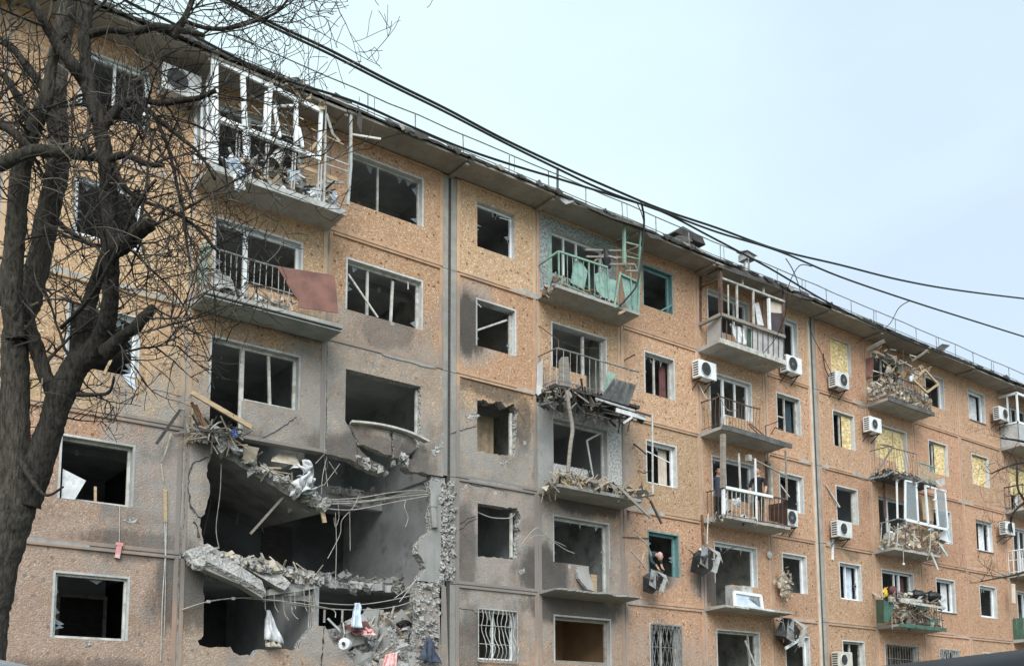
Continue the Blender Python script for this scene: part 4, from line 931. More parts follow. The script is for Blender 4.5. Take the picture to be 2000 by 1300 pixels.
# pale spalled patches
for pts in [[(908, 812), (930, 805), (938, 812), (918, 822)], [(975, 903), (990, 898), (996, 904), (982, 910)], [(340, 1016), (352, 1012), (356, 1030), (343, 1035)], [(240, 1015), (262, 1010), (270, 1016), (250, 1022)], [(840, 880), (862, 862), (866, 872), (848, 892)], [(1012, 1112), (1024, 1108), (1026, 1118), (1014, 1122)], [(166, 1254), (178, 1250), (180, 1262), (168, 1264)], [(900, 950), (912, 945), (914, 952), (902, 958)]]:
    MB().poly([rough(fz(pts), .03, .03, False)], -.004, -.001).build('spalled_patch', M['rubble'], bld)
# what can be made out inside the torn-open rooms
MB().box(7.6, 14.1, 3.1, 3.35, J(3)-.36, J(3)-.11).build('ceiling_beam', M['ceil'], bld)
MB().box(8.0, 8.9, 4.7, 5.3, J(2)+.09, J(2)+1.9).build('wardrobe', M['darkwood'], None, 'dark wardrobe standing deep in the open second storey room', 'wardrobe')
MB().box(9.5, 10.5, 4.9, 5.35, J(2)+.09, J(2)+.9).box(9.55, 10.45, 4.88, 5.3, J(2)+.9, J(2)+.94).build('chest_of_drawers', M['greywood'], None, 'low cabinet deep in the open second storey room', 'cabinet')
MB().box(11.6, 12.5, 5.36, 5.39, J(2)+.09, J(2)+2.1).build('interior_door', M['darkwood'], bld)
for x_ in (8.3, 9.2, 9.9, 10.6): MB().tube(smooth_path([(x_, 3.0, J(3)-.3), (x_+g.uniform(-.1, .1), 3.0, J(3)-.9), (x_+g.uniform(-.2, .2), 3.0, J(3)-g.uniform(1.2, 1.9))], 5), .012, 5).build('hanging_rebar', M['rebar'], bld)
m = MB()
for k in range(160): m.chunk((g.uniform(7.6, 14.0), g.uniform(1.5, 3.6), J(2)+.1+g.uniform(0, .12)), g.uniform(.04, .3), g, g.choice([0, 0, 1]))
for k in range(40): m.stick((g.uniform(7.6, 14.0), g.uniform(1.5, 3.2), J(2)+.2), g.uniform(.3, .9), .04, g, 2)
m.build('debris_pile', [M['rubble'], M['plaster'], M['greywood']], kind='stuff', label='dusty rubble strewn over the second storey floor inside the hole', cat='rubble')
for b_, f_l in (('A', 3), ('B', 3), ('A', 2), ('B', 2)):
    m = MB(); x0, x1 = BAYS[b_][:2]; yb = {('A', 3): 3.4, ('B', 3): 3.0, ('A', 2): 1.5, ('B', 2): 1.6}[(b_, f_l)]
    for k in range(80): m.chunk((g.uniform(x0+.1, x1-.1), yb+g.uniform(-.25, .5), J(f_l)+g.uniform(-.12, .08)), g.uniform(.03, .1) if k % 7 else g.uniform(.15, .4), g)
    for k in range(9):
        x_ = g.uniform(x0+.2, x1-.2); m.tube(smooth_path([(x_, yb, J(f_l)), (x_+g.uniform(-.1, .1), yb-.4, J(f_l)-.03), (x_+g.uniform(-.2, .2), yb-g.uniform(.5, .9), J(f_l)-g.uniform(.1, .5))], 4), .009, 4)
    m.build('rubble_edge', M['rubble'], bld, kind='stuff')
# ------------------------------------------------------------------ balconies
BY = -.80
def slab(b, f, mat='concrete', depth=-.86, th=.14, rag=0.0, x0o=0, x1o=0, seed=1, zoff=0):
    x0, x1 = BAYS[b][0]+.02+x0o, BAYS[b][1]-.02+x1o; gg = random.Random(seed); n = 48; m = MB()
    z1 = J(f)+.085+zoff; z0 = z1-th
    fr = [(x0+(x1-x0)*k/n, depth+(rag*(.5+.7*noise.noise((k*.13, seed, 0))+.35*noise.noise((k*.5, seed, 3)))+gg.uniform(-.012, .012) if rag else gg.uniform(-.004, .004))) for k in range(n+1)]
    loop = [(x0, -.002)]+fr+[(x1, -.002)]; k = len(loop)
    lo = [(x, y, z0 + (.03 if y > -.1 else .055)) for x, y in loop]; hi = [(x, y, z1+(.03*noise.noise((x*3, y*3, seed)) if rag else 0)) for x, y in loop]
    lo = [(x, y, z if y < -.1 else z0) for x, y, z in lo]
    m.v = lo+hi; m.f = [tuple(range(k)), tuple(range(2*k-1, k-1, -1))]+[(i, (i+1) % k, k+(i+1) % k, k+i) for i in range(k)]; m.m = [0]*len(m.f)
    o = m.build('balcony', M[mat], bld); return o
def rail(par, b, f, mat='steel', h=1.0, step=.14, sides='LFR', y=BY, mid=False, bend=0.0, xr=None, seed=1, r=.011, rtop=.022, xe=None, zb=.0):
    """returns top rail; each baluster is its own piece"""
    x0, x1 = BAYS[b][0]+.06, BAYS[b][1]-.06
    if xe: x0, x1 = xe
    z = J(f)+.085; gg = random.Random(seed)
    def q(x, yy, zz): return Vector((x+bend*noise.noise((x*.8, zz*.7, seed)), yy+bend*noise.noise((x*.9+5, zz, seed)), zz+bend*.5*noise.noise((x*.7, 3, seed))*min(1, (zz-z)*1.2)))
    path_ = []
    if 'L' in sides: path_ += [(x0, -.02)]
    path_ += [(x0, y), (x1, y)]
    if 'R' in sides: path_ += [(x1, -.02)]
    def dense(p):
        out = []
        for a, c in zip(p[:-1], p[1:]):
            L = math.hypot(c[0]-a[0], c[1]-a[1]); n = max(1, int(L/.2))
            out += [(a[0]+(c[0]-a[0])*i/n, a[1]+(c[1]-a[1])*i/n) for i in range(n)]
        return out+[p[-1]]
    dp = dense(path_)
    o = MB().tube([q(x, yy, z+h) for x, yy in dp], rtop, 6).build('railing', M[mat], par)
    for zz in ([.1] + ([h*.6] if mid else [])): MB().tube([q(x, yy, z+zz) for x, yy in dp], r*1.2, 5).build('rail_bar', M[mat], par)
    for a, c in zip(path_[:-1], path_[1:]):
        L = math.hypot(c[0]-a[0], c[1]-a[1]); n = max(1, int(L/step))
        for i in range(n+1):
            x, yy = a[0]+(c[0]-a[0])*i/n, a[1]+(c[1]-a[1])*i/n
            if xr and any(u <= x <= v for u, v in xr): continue
            lean = gg.uniform(-bend, bend)*.4
            MB().tube([q(x+lean, yy, z+zb), q(x+lean*.3, yy, z+h*.5), q(x, yy, z+h)], r, 4).build('baluster', M[mat], par)
    return o
def bar(par, pts, w, mat, name='frame_bar', d=None):
    P_ = [px(*p) for p in pts]; m = MB()
    for a, c in zip(P_[:-1], P_[1:]): m.beam(a, c, w, d or w)
    return m.build(name, M[mat], par)
def panelpx(par, pts, mat, name='panel', th=.02):
    return MB().sheet([px(*p) for p in pts], th).build(name, M[mat], par)
def pile(label, poly, Y, kinds, n=120, seed=1, big=.3, sticks=.35, lift=0):
    """loose debris inside a pixel outline, spread over a depth range"""
    gg = random.Random(seed); m = MB(); xs = [p[0] for p in poly]; ys = [p[1] for p in poly]
    def inside(x, y):
        c = False; j = len(poly)-1
        for i in range(len(poly)):
            if (poly[i][1] > y) != (poly[j][1] > y) and x < (poly[j][0]-poly[i][0])*(y-poly[i][1])/(poly[j][1]-poly[i][1])+poly[i][0]: c = not c
            j = i
        return c
    k = 0
    while k < n:
        x, y = gg.uniform(min(xs), max(xs)), gg.uniform(min(ys), max(ys))
        if not inside(x, y): continue
        k += 1; c = px(x, y, gg.uniform(*Y)); mi = gg.randrange(len(kinds)); t = gg.random()
        if t < sticks: m.stick(c, gg.uniform(.4, 1.3)*big*2, gg.uniform(.02, .05), gg, mi)
        elif t < sticks+.35: m.shard(c, gg.uniform(.5, 1.3)*big, gg, mi)
        else: m.chunk(c, gg.uniform(.3, .9)*big, gg, mi)
    return m.build('debris_pile', [M[q] for q in kinds], kind='stuff', label=label, cat='debris')

# --- first balcony column (left of the seam)
o = slab('A', 5, 'concrete', seed=2)
MB().box(7.46, 10.69, -.90, -.862, J(5)-.03, J(5)+.12).build('edge_strip', M['palesteel'], o)
for pts, w in [([(428, 121, BY), (528, 169, BY), (628, 217, BY)], .10), ([(428, 231, BY), (528, 271, BY), (626, 311, BY)], .09), ([(419, 103, BY), (419, 318, BY)], .15), ([(474, 150, BY), (481, 311, BY)], .11),
     ([(529, 157, BY), (523, 262, BY)], .09), ([(520, 180, BY-.03), (516, 258, BY-.03)], .06), ([(578, 198, BY), (578, 284, BY)], .09), ([(628, 197, BY), (623, 303, BY)], .08), ([(536, 210, BY-.05), (546, 268, BY-.1)], .07), ([(583, 248, BY-.05), (592, 288, BY-.1)], .06), ([(533, 207, BY), (574, 207, BY)], .05)]:
    bar(o, pts, w, 'pvc', 'glazing_bar', .06)
for pts in [[(383, 205, -.05), (383, 320, -.05)], [(396, 190, -.3), (396, 320, -.3)], [(407, 160, -.55), (407, 322, -.55)]]: bar(o, pts, .09, 'pvc', 'glazing_bar', .05)
panelpx(o, [(384, 205, -.05), (417, 120, BY), (417, 225, BY), (384, 285, -.05)], 'glass', 'pane', .006)
for pts, w in [([(635, 185, BY), (635, 308, BY), (632, 400, BY)], .045), ([(685, 209, -.78), (685, 323, -.8), (679, 400, -.8)], .06), ([(635, 185, BY), (688, 209, -.8)], .04), ([(635, 305, BY), (682, 323, BY)], .03), ([(635, 320, BY), (680, 335, BY)], .025), ([(637, 355, BY), (672, 358, -.6)], .05),
     ([(680, 288, -.7), (660, 310, -.4)], .03), ([(676, 330, -.75), (650, 356, -.4)], .03), ([(404, 330, BY), (630, 400, BY), (672, 413, BY)], .04), ([(488, 185, -.5), (560, 230, -.5)], .03), ([(540, 250, -.3), (640, 300, -.3)], .025), ([(430, 240, -.6), (560, 290, -.5)], .025)]:
    bar(o, pts, w, 'palesteel', 'frame_bar')
for x_ in (463, 468, 520, 525, 572, 577, 623, 628): bar(o, [(x_, 262+(x_-463)*.33, BY), (x_-3, 325+(x_-463)*.40, BY)], .03, 'palesteel', 'baluster')
gb = random.Random(61)
for k in range(26):
    x_ = gb.uniform(430, 650); y_ = 150+(x_-430)*.42+gb.uniform(0, 150); a_ = gb.uniform(-1.2, 1.2); L_ = gb.uniform(25, 80)
    bar(o, [(x_, y_, gb.uniform(-.75, -.2)), (x_+L_*math.cos(a_), y_+L_*.5*math.sin(a_)+L_*.35, gb.uniform(-.8, -.2))], gb.uniform(.012, .03), gb.choice(['palesteel', 'greywood', 'oldpaint', 'wood']), 'bent_bar')
MB().beam(px(688, 263, -.8), px(744, 272, -1.2), .05, .04).build('stray_lath', M['oldpaint'], None, 'pale lath sticking out right of the top left balcony', 'lath')
MB().beam(px(580, 322, -.7), px(660, 352, -.72), .09, .03).build('stray_plank', M['wood'], None, 'pale plank lying along the railing of the top left balcony', 'plank')
MB().path([px(637, 222, -.8), px(650, 262, -.7), px(664, 277, -.6)], .07, .02).build('broken_lath', M['oldpaint'], None, 'split pale lath dangling in the right frame of the top left balcony', 'lath')
MB().beam(px(606, 293, -.7), px(634, 262, -.8), .07, .02).build('broken_lath', M['wood'], None, 'yellowish lath leaning in the right half of the top left balcony', 'lath')
MB().path([px(638, 228, -.5), px(660, 235, -.4)], .18, .03).build('broken_lath', M['wood'], None, 'short wide yellow board under the eave right of the top left balcony', 'board')
pile('white and grey debris heaped on the top left balcony', [(405, 322), (430, 300), (520, 315), (600, 345), (668, 385), (668, 412), (540, 378), (405, 334)], (-.78, -.15), ['white', 'beige', 'bluewhite', 'greywood', 'white', 'black', 'wood'], 170, 4, .3)
crumple('hanging_cloth', [(433, 305, -.82), (470, 318, -.84), (482, 345, -.88), (458, 340, -.88)], 'bluewhite', .15, 7, 10, 'pale blue cloth draped over the top left balcony edge', 'cloth')
crumple('hanging_cloth', [(455, 330, -.9), (470, 332, -.9), (481, 372, -.9), (458, 374, -.9)], 'white', .06, 9, 8, 'white cloth tail hanging below the top left balcony slab', 'cloth')
MB().tube([px(547, 300, -.6), px(533, 322, -.75)], [.12, .16], 12, cap=False).build('tin_bucket', M['oldpaint'], None, 'pale green bucket lying on the top left balcony', 'bucket')
pile('torn insulation hanging under the eave above the top left balcony', [(515, 140), (545, 140), (580, 165), (640, 200), (640, 215), (590, 200), (520, 165)], (-.9, -.5), ['tan', 'beige', 'darkwood', 'felt', 'tan'], 60, 8, .22)

o = slab('A', 4, 'concrete', seed=3); MB().box(7.46, 10.68, -.84, -.01, J(4)-.075, J(4)-.057).build('slab_patch', M['tealgrey'], o)
rail(o, 'A', 4, 'steel', .95, .13, 'LF', bend=.06, xe=(7.5, 9.35), seed=5)
slabpx('sheet_panel', [(540, 519, -.83), (600, 529, -.85), (653, 537, -.86), (658, 580, -.87), (661, 611, -.86), (582, 600, -.84), (584, 588, -.84), (573, 573, -.83), (563, 558, -.83), (557, 545, -.83)], .025, [M['redbrown'], M['redbrown']], None, 'red brown sheet covering the right end of the fourth storey left balcony', cat='panel')
crumple('grey_sheet', [(413, 520, -.7), (436, 530, -.75), (478, 572, -.8), (408, 560, -.8)], 'plaster', .1, 5, 9, 'crumpled grey sheet inside the fourth storey left balcony', 'sheet')
crumple('white_scrap', [(493, 574, -.85), (508, 580, -.85), (520, 590, -.87), (500, 588, -.86)], 'white', .06, 6, 6, 'small white scrap on the edge of the fourth storey left balcony', 'scrap')
panelpx(o, [(386, 545, -.1), (395, 470, -.1), (412, 480, -.7), (402, 560, -.75)], 'greenpaint', 'side_panel', .01)
pile('thin laths and dust on the fourth storey left balcony', [(410, 560), (480, 570), (570, 590), (570, 603), (470, 585), (410, 572)], (-.8, -.4), ['greywood', 'beige', 'concrete', 'white'], 45, 6, .16)

# --- second balcony column
o = slab('D', 5, 'concrete', seed=4)
for pts, w in [([(1053, 517, -.05), (1091, 491, BY), (1186, 522, BY)], .05), ([(1091, 491, BY), (1092, 554, BY)], .035), ([(1150, 513, BY), (1151, 570, BY)], .035), ([(1212, 531, BY), (1200, 600, BY-.1), (1222, 594, BY)], .04), ([(1092, 550, BY), (1199, 597, BY)], .03), ([(1070, 500, -.4), (1071, 560, -.4)], .02)]:
    bar(o, pts, w, 'greenpaint', 'railing_bar')
for k in range(9):
    t = (k+.5)/9; bar(o, [(1092+95*t, 492+30*t, BY), (1093+95*t, 552+42*t, BY)], .014, 'greenpaint', 'baluster')
for pts, w in [([(1219, 438, -.80), (1219, 520, -.80)], .075), ([(1219, 438, -.8), (1251, 449, -.82)], .07), ([(1251, 445, -.82), (1249, 540, -.82), (1246, 617, -.82)], .05), ([(1221, 473, -.8), (1249, 480, -.8)], .04)]:
    bar(o, pts, w, 'greenpaint', 'glazing_frame')
for pts, w in [([(1143, 488, -.5), (1225, 490, -.6), (1245, 481, -.8)], .05), ([(1191, 516, -.8), (1238, 516, -.85), (1245, 529, -.85), (1221, 529, -.8)], .05), ([(1145, 501, -.5), (1222, 503, -.7)], .05), ([(1222, 492, -.7), (1223, 530, -.7)], .04), ([(1160, 510, -.5), (1185, 493, -.6)], .05), ([(1188, 500, -.8), (1206, 505, -.9)], .05)]:
    bar(o, pts, w, 'greywood', 'bent_frame')
for pts, w in [([(1186, 522, BY), (1190, 592, BY)], .03), ([(1221, 500, -.8), (1249, 506, -.8)], .03), ([(1212, 535, -.8), (1248, 552, -.8)], .05), ([(1247, 470, -.4), (1247, 560, -.4)], .04), ([(1235, 443, -.8), (1222, 470, -.5)], .03), ([(1160, 470, -.1), (1250, 500, -.5)], .03), ([(1205, 470, -.3), (1247, 449, -.8)], .03), ([(1230, 520, -.82), (1236, 600, -.82)], .03)]:
    bar(o, pts, w, 'greenpaint', 'glazing_frame')
panelpx(o, [(1122, 509, -.72), (1135, 511, -.74), (1148, 529, -.76), (1141, 565, -.74), (1115, 552, -.7)], 'mint', 'board_panel'); panelpx(o, [(1161, 535, -.72), (1178, 529, -.74), (1191, 544, -.75), (1204, 548, -.76), (1199, 588, -.76), (1178, 580, -.75), (1165, 567, -.72)], 'mint', 'board_panel')
for k in range(6):
    t0, t1 = k/6, (k+.9)/6; panelpx(o, [(1213+34*t0, 535+17*t0, -.76), (1213+34*t1, 535+17*t1, -.76), (1226+20*t1, 606+9*t1, -.78), (1226+20*t0, 606+9*t0, -.78)], 'mint', 'board', .015)
MB().tube([px(1182, 488, -.55), px(1184, 506, -.6), px(1187, 524, -.6)], [.09, .12, .1], 8).build('stove_pipe', M['black'], None, 'black stub of pipe among the green railings of the top middle balcony', 'pipe')
pile('brown debris along the edge of the green railed balcony', [(1060, 560), (1092, 540), (1130, 555), (1200, 590), (1235, 606), (1225, 612), (1150, 582), (1092, 560), (1062, 580)], (-.82, -.2), ['brownwood', 'beige', 'greywood', 'darkwood', 'concrete'], 110, 9, .22)
MB().beam(px(1208, 612, -.95), px(1222, 606, -.8), .07, .05).build('timber_offcut', M['wood'], None, 'pale timber end poking out under the green railings', 'timber')
panelpx(o, [(1072, 470, -.01), (1077, 445, -.01), (1079, 555, -.01), (1072, 560, -.01)], 'mint', 'painted_strip', .006)
m = MB().tube(smooth_path([px(1252, 395, -1.5), px(1258, 430, -1.2), px(1253, 500, -1.0), px(1244, 555, -.95), px(1222, 585, -.95), px(1210, 597, -.9)], 5), .03, 6); m.build('dangling_cable', M['wire'], None, 'thick black cable dangling in front of the green railed balcony', 'cable')

o = slab('D', 4, 'darkwood', seed=5, rag=.18)
rail(o, 'D', 4, 'steel', .98, .22, 'LF', bend=.05, seed=8, r=.010)
panelpx(o, [(1049, 712, -.05), (1060, 702, -.2), (1060, 765, -.2), (1047, 775, -.05)], 'greyboard', 'side_panel')
for k in range(8):
    t0, t1 = k/8, (k+1)/8; yy = -.90-.03*(k % 2)
    panelpx(o, [(1199+44*t0, 739+12*t0, yy+.12), (1199+44*t1, 739+12*t1, yy+.15-.03*(k % 2)), (1173+55*t1, 776+16*t1, yy-.05), (1173+55*t0, 776+16*t0, yy-.08)], 'slate', 'corrugation', .012)
slabpx('standing_board', [(1093, 705, -.6), (1098, 697, -.6), (1110, 696, -.6), (1116, 755, -.62), (1094, 752, -.62)], .05, [M['greywood'], M['greywood']], None, 'upright grey board behind the railing of the fourth storey middle balcony', cat='board')
slabpx('standing_board', [(1187, 725, -.4), (1203, 730, -.4), (1200, 752, -.5), (1180, 762, -.5)], .02, [M['greenpaint'], M['greenpaint']], None, 'green board beside the dark corrugated sheet', cat='board')
pile('charred planks under the fourth storey middle balcony', [(1050, 778), (1090, 760), (1160, 772), (1250, 800), (1262, 820), (1215, 832), (1150, 815), (1060, 795)], (-.95, -.3), ['darkwood', 'darkwood', 'slate', 'greywood', 'black'], 120, 12, .34, .6)
pile('grey scraps on the left end of the fourth storey middle balcony', [(1058, 765), (1085, 748), (1115, 752), (1120, 762), (1070, 778)], (-.8, -.3), ['beige', 'concrete', 'greywood'], 40, 13, .2)
for p0, p1, mat, lab, w in [((1203, 800, -.95), (1262, 817, -1.0), 'white', 'white profile strip under the dark corrugated sheet', .12), ((1240, 803, -1.0), (1271, 812, -1.1), 'darkwood', 'dark lath poking right of the white strip', .05), ((1163, 778, -.95), (1240, 802, -1.0), 'palesteel', 'long grey edge strip under the dark corrugated sheet', .06), ((1217, 826, -.9), (1235, 814, -1.0), 'white', 'short white piece below the white strip', .06)]:
    MB().beam(px(*p0), px(*p1), w, .03).build('loose_strip', M[mat], None, lab, 'strip')
MB().tube(smooth_path([px(1107, 762, -.9), px(1112, 800, -.9), px(1118, 837, -.9), px(1114, 870, -.9), px(1109, 922, -.85)], 4), .055, 8).build('bent_pipe', M['greywood'], None, 'bent grey pipe standing between the third and fourth storey middle balconies', 'pipe')
MB().tube([px(1220, 703, -.02), px(1240, 692, -.5)], .02, 5).build('wall_rod', M['rust'], None, 'rusty rod sticking out of the wall right of the fourth storey middle door', 'rod')
MB().tube([px(1052, 636, -.02), px(1090, 664, -.3), px(1092, 684, -.6)], .013, 5).tube(smooth_path([px(1090, 664, -.3), px(1130, 678, -.2), px(1172, 680, -.1)], 5), .007, 4).build('wall_wire', M['rust'], None, 'dark wire stretched in front of the fourth storey middle door', 'wire')

o = slab('D', 3, 'concrete', seed=6, rag=.05)
MB().box(17.14, 17.66, -.012, -.001, J(3)+.12, J(4)-.15).build('plaster_patch', M['plaster'], bld)
pile('layers of broken boards piled on the third storey middle balcony', [(1052, 958), (1104, 925), (1130, 930), (1215, 950), (1272, 963), (1268, 972), (1180, 958), (1104, 940), (1060, 965)], (-.9, -.1), ['greywood', 'beige', 'darkwood', 'beige', 'darkwood', 'wood'], 150, 14, .32, .6)
for p0, p1, mat, lab, w in [((1207, 949, -.95), (1271, 1010, -1.1), 'greywood', 'grey plank sliding off the third storey middle balcony', .09), ((1270, 977, -.9), (1292, 1022, -.9), 'darkwood', 'dark plank hanging from the corner of the third storey middle balcony', .06), ((1130, 931, -.8), (1205, 952, -.85), 'greywood', 'long grey plank lying on the third storey middle balcony', .1), ((1053, 962, -.4), (1100, 930, -.9), 'greywood', 'grey plank along the left side of the third storey middle balcony', .09)]:
    MB().beam(px(*p0), px(*p1), w, .04).build('loose_plank', M[mat], None, lab, 'plank')
MB().tube([px(1274, 806, -1.0), px(1275, 965, -.95)], .03, 6).build('upright_pipe', M['oldpaint'], None, 'thin pale pipe standing at the right of the third storey middle balcony', 'pipe')
MB().tube([px(1238, 866, -.02), px(1262, 886, -.5)], .025, 5).tube([px(1246, 918, -.02), px(1258, 924, -.2), px(1276, 916, -.7)], .015, 5).build('wall_bracket', M['darksteel'], None, 'dark broken bracket left of the third storey window', 'bracket')

o = slab('D', 2, 'concrete', th=.10, rag=.3, seed=8, zoff=-.02)
MB().beam(px(1216, 1048, -.03), px(1268, 1050, -.03), .02, .02).build('wall_rod', M['rust'], None, 'thin rusty rod on the wall below the third storey balcony', 'rod')
slabpx('leaning_slab', [(1126, 1106, -.05), (1147, 1106, -.05), (1162, 1154, -.3), (1148, 1150, -.3), (1130, 1128, -.15)], .10, [M['concrete'], M['rubble']], None, 'broken concrete piece leaning at the second storey middle door', cat='slab')
slabpx('door_leaf', [(1154, 1120, .3), (1166, 1122, .3), (1166, 1158, .3), (1156, 1157, .3)], .03, [M['wood'], M['wood']], None, 'orange door leaf inside the second storey middle opening', cat='door')
MB().tube(smooth_path([px(1000, 1090, .0), px(1020, 1060, -.3), px(1048, 1030, -.5), px(1065, 1045, -.5), px(1100, 1070, -.4), px(1122, 1080, -.3)], 5), .011, 5).tube(smooth_path([px(1010, 1080, 0), px(1045, 1045, -.4), px(1080, 1055, -.4), px(1105, 1066, -.3)], 5), .009, 5).build('loose_wires', M['palesteel'], None, 'tangle of pale wires between the second storey small window and middle opening', 'wire')
MB().tube(smooth_path([px(934, 1000, .1), px(960, 1010, .05), px(995, 1011, .05), px(1006, 1002, .1)], 5), .013, 5).build('sagging_cord', M['palesteel'], None, 'pale cord sagging across the second storey small window', 'cord')

# --- third balcony column
o = slab('F', 5, 'concrete', seed=9); MB().box(23.68, 26.92, -.91, -.863, J(5)-.01, J(5)+.15).build('edge_strip', M['oldpaint'], o)
for pts, w, mat in [([(1406, 516, BY), (1408, 616, BY)], .10, 'rust'), ([(1409, 543, BY), (1532, 589, BY)], .06, 'oldpaint'), ([(1410, 522, BY), (1532, 564, BY)], .05, 'oldpaint'), ([(1449, 534, BY), (1450, 558, BY)], .06, 'oldpaint'), ([(1490, 550, BY), (1491, 574, BY)], .06, 'oldpaint'), ([(1530, 564, BY), (1530, 658, BY)], .06, 'rust'),
     ([(1439, 556, BY), (1440, 628, BY)], .055, 'oldpaint'), ([(1422, 556, BY), (1423, 622, BY)], .035, 'oldpaint'), ([(1471, 568, BY), (1472, 638, BY)], .055, 'oldpaint'), ([(1501, 583, BY), (1503, 648, BY)], .08, 'pvc'), ([(1367, 634, -.04), (1408, 614, BY-.02), (1532, 658, BY-.02)], .10, 'greywood'), ([(1368, 562, -.04), (1406, 543, BY)], .05, 'rust'), ([(1369, 540, -.03), (1368, 632, -.03)], .06, 'rust'), ([(1380, 537, -.3), (1410, 522, BY)], .04, 'rust')]:
    bar(o, pts, w, mat, 'glazing_bar')
for k in range(13):
    t = k/12; bar(o, [(1409+122*t, 622+40*t, BY), (1409+122*t, 666+46*t, BY)], .022, 'rust', 'baluster')
bar(o, [(1409, 666, BY), (1532, 712, BY)], .03, 'rust', 'rail_bar')
for k in range(7):
    t0, t1 = .48+.52*k/7, .48+.52*(k+.94)/7; panelpx(o, [(1409+122*t0, 622+40*t0, -.76), (1409+122*t1, 622+40*t1, -.76), (1409+122*t1, 665+46*t1, -.76), (1409+122*t0, 665+46*t0, -.76)], 'greyboard', 'board')
panelpx(o, [(1382, 628, -.15), (1407, 618, -.77), (1407, 668, -.77), (1380, 680, -.15)], 'plaster', 'side_panel')
panelpx(o, [(1460, 640, -.7), (1471, 645, -.7), (1471, 690, -.7), (1461, 685, -.7)], 'darkgreen', 'board')
cloth('hanging_cloth', [(1424, 632, -.72), (1452, 642, -.72), (1455, 675, -.74), (1436, 670, -.74)], 'white', 'white torn cloth behind the railing of the top balcony with grey boards', .05, 4)
slabpx('leaning_panel', [(1505, 610, -.7), (1533, 612, -.75), (1532, 650, -.76), (1505, 645, -.72)], .02, [M['plum'], M['plum']], None, 'dark plum board leaning in the right end of the top glazed balcony', cat='board')
slabpx('leaning_panel', [(1505, 588, -.68), (1528, 594, -.72), (1528, 612, -.72), (1505, 610, -.7)], .02, [M['cream'], M['cream']], None, 'cream board above the dark plum board', cat='board')
slabpx('leaning_panel', [(1474, 592, -.55), (1482, 590, -.55), (1492, 636, -.6), (1480, 634, -.6)], .015, [M['white'], M['white']], None, 'white sash leaning inside the top glazed balcony', cat='sash')
pile('scraps on the top balcony with grey boards', [(1410, 660), (1450, 675), (1530, 705), (1530, 716), (1450, 688), (1410, 672)], (-.85, -.5), ['beige', 'concrete', 'greywood'], 40, 15, .14)

o = slab('F', 4, 'concrete', seed=10, rag=.04); MB().poly([[(23.66, J(4)-.02), (24.4, J(4)-.01), (25.6, J(4)-.03), (26.3, J(4)-.06), (27.05, J(4)-.05), (27.1, J(4)+.1), (25.5, J(4)+.14), (23.7, J(4)+.12)]], -.91, -.868).build('torn_edge', M['slate'], o)
rail(o, 'F', 4, 'rust', .95, .14, 'LF', bend=.09, seed=12, r=.010, xe=(23.72, 25.6))
for pts in [[(1462, 828, BY), (1482, 848, -.85)], [(1494, 832, -.5), (1520, 822, -.9)], [(1505, 848, -.7), (1514, 834, -.8), (1528, 840, -.9)], [(1495, 830, -.4), (1496, 852, -.5)], [(1464, 826, BY), (1495, 852, BY)]]: bar(o, pts, .025, 'rust', 'bent_bar')
panelpx(o, [(1412, 815, -.72), (1421, 818, -.74), (1421, 835, -.74), (1412, 833, -.72)], 'cream', 'panel')
for p0, p1 in [((1364, 748, -.1), (1398, 778, -.4)), ((1402, 768, -.5), (1440, 800, -.8))]: MB().tube(smooth_path([px(*p0), px((p0[0]+p1[0])/2, max(p0[1], p1[1]), -.4), px(*p1)], 5), .012, 5).build('loose_wire', M['palesteel'], None, 'pale wire drooping %s the fourth storey right balcony' % ('left of' if p0[0] < 1400 else 'over the railing of'), 'wire')

o = slab('F', 3, 'concrete', seed=11, rag=.05)
for pts, w, mat in [([(1412, 848, BY), (1412, 953, BY)], .13, 'greywood'), ([(1443, 885, BY), (1446, 956, BY)], .045, 'oldpaint'), ([(1475, 895, BY), (1478, 1024, BY)], .045, 'pvc'), ([(1534, 880, BY), (1537, 976, BY)], .05, 'greywood'), ([(1504, 905, -.05), (1506, 970, -.05)], .10, 'oldpaint'), ([(1497, 900, -.05), (1499, 970, -.05)], .06, 'rust'), ([(1466, 893, -.5), (1534, 928, -.8)], .04, 'greywood'), ([(1524, 946, -.7), (1542, 970, -.85)], .03, 'oldpaint')]:
    bar(o, pts, w, mat, 'post')
bar(o, [(1414, 951, BY), (1508, 970, BY)], .09, 'pvc', 'top_rail'); bar(o, [(1508, 970, BY), (1538, 975, BY)], .05, 'rust', 'top_rail'); bar(o, [(1380, 961, -.1), (1410, 953, BY)], .03, 'rust', 'top_rail'); bar(o, [(1413, 955, BY), (1413, 1004, BY)], .08, 'pvc', 'post'); bar(o, [(1413, 1004, BY), (1538, 1026, BY)], .025, 'rust', 'rail_bar')
for k in range(1, 15):
    t = k/15; bar(o, [(1413+124*t, 955+21*t, BY), (1413+124*t, 1004+22*t, BY)], .018, 'oldpaint' if k < 11 else 'rust', 'baluster')
for k in range(4): bar(o, [(1382+7*k, 961-2*k, -.15-.17*k), (1382+7*k, 1010-2*k, -.15-.17*k)], .016, 'rust', 'baluster')
panelpx(o, [(1501, 985, -.04), (1537, 979, -.78), (1538, 1026, -.78), (1502, 1014, -.04)], 'darkbrown', 'side_panel')
MB().obox(px(1462, 894, -.5), (.16, .14, .2)).build('lamp', M['oldpaint'], None, 'pale lamp under the slab above the third storey right balcony', 'lamp')
pile('small debris along the edge of the third storey right balcony', [(1384, 1010), (1415, 1000), (1470, 1010), (1535, 1026), (1535, 1034), (1460, 1022), (1416, 1010), (1390, 1022)], (-.85, -.4), ['beige', 'concrete', 'greywood', 'darkwood'], 70, 17, .16)
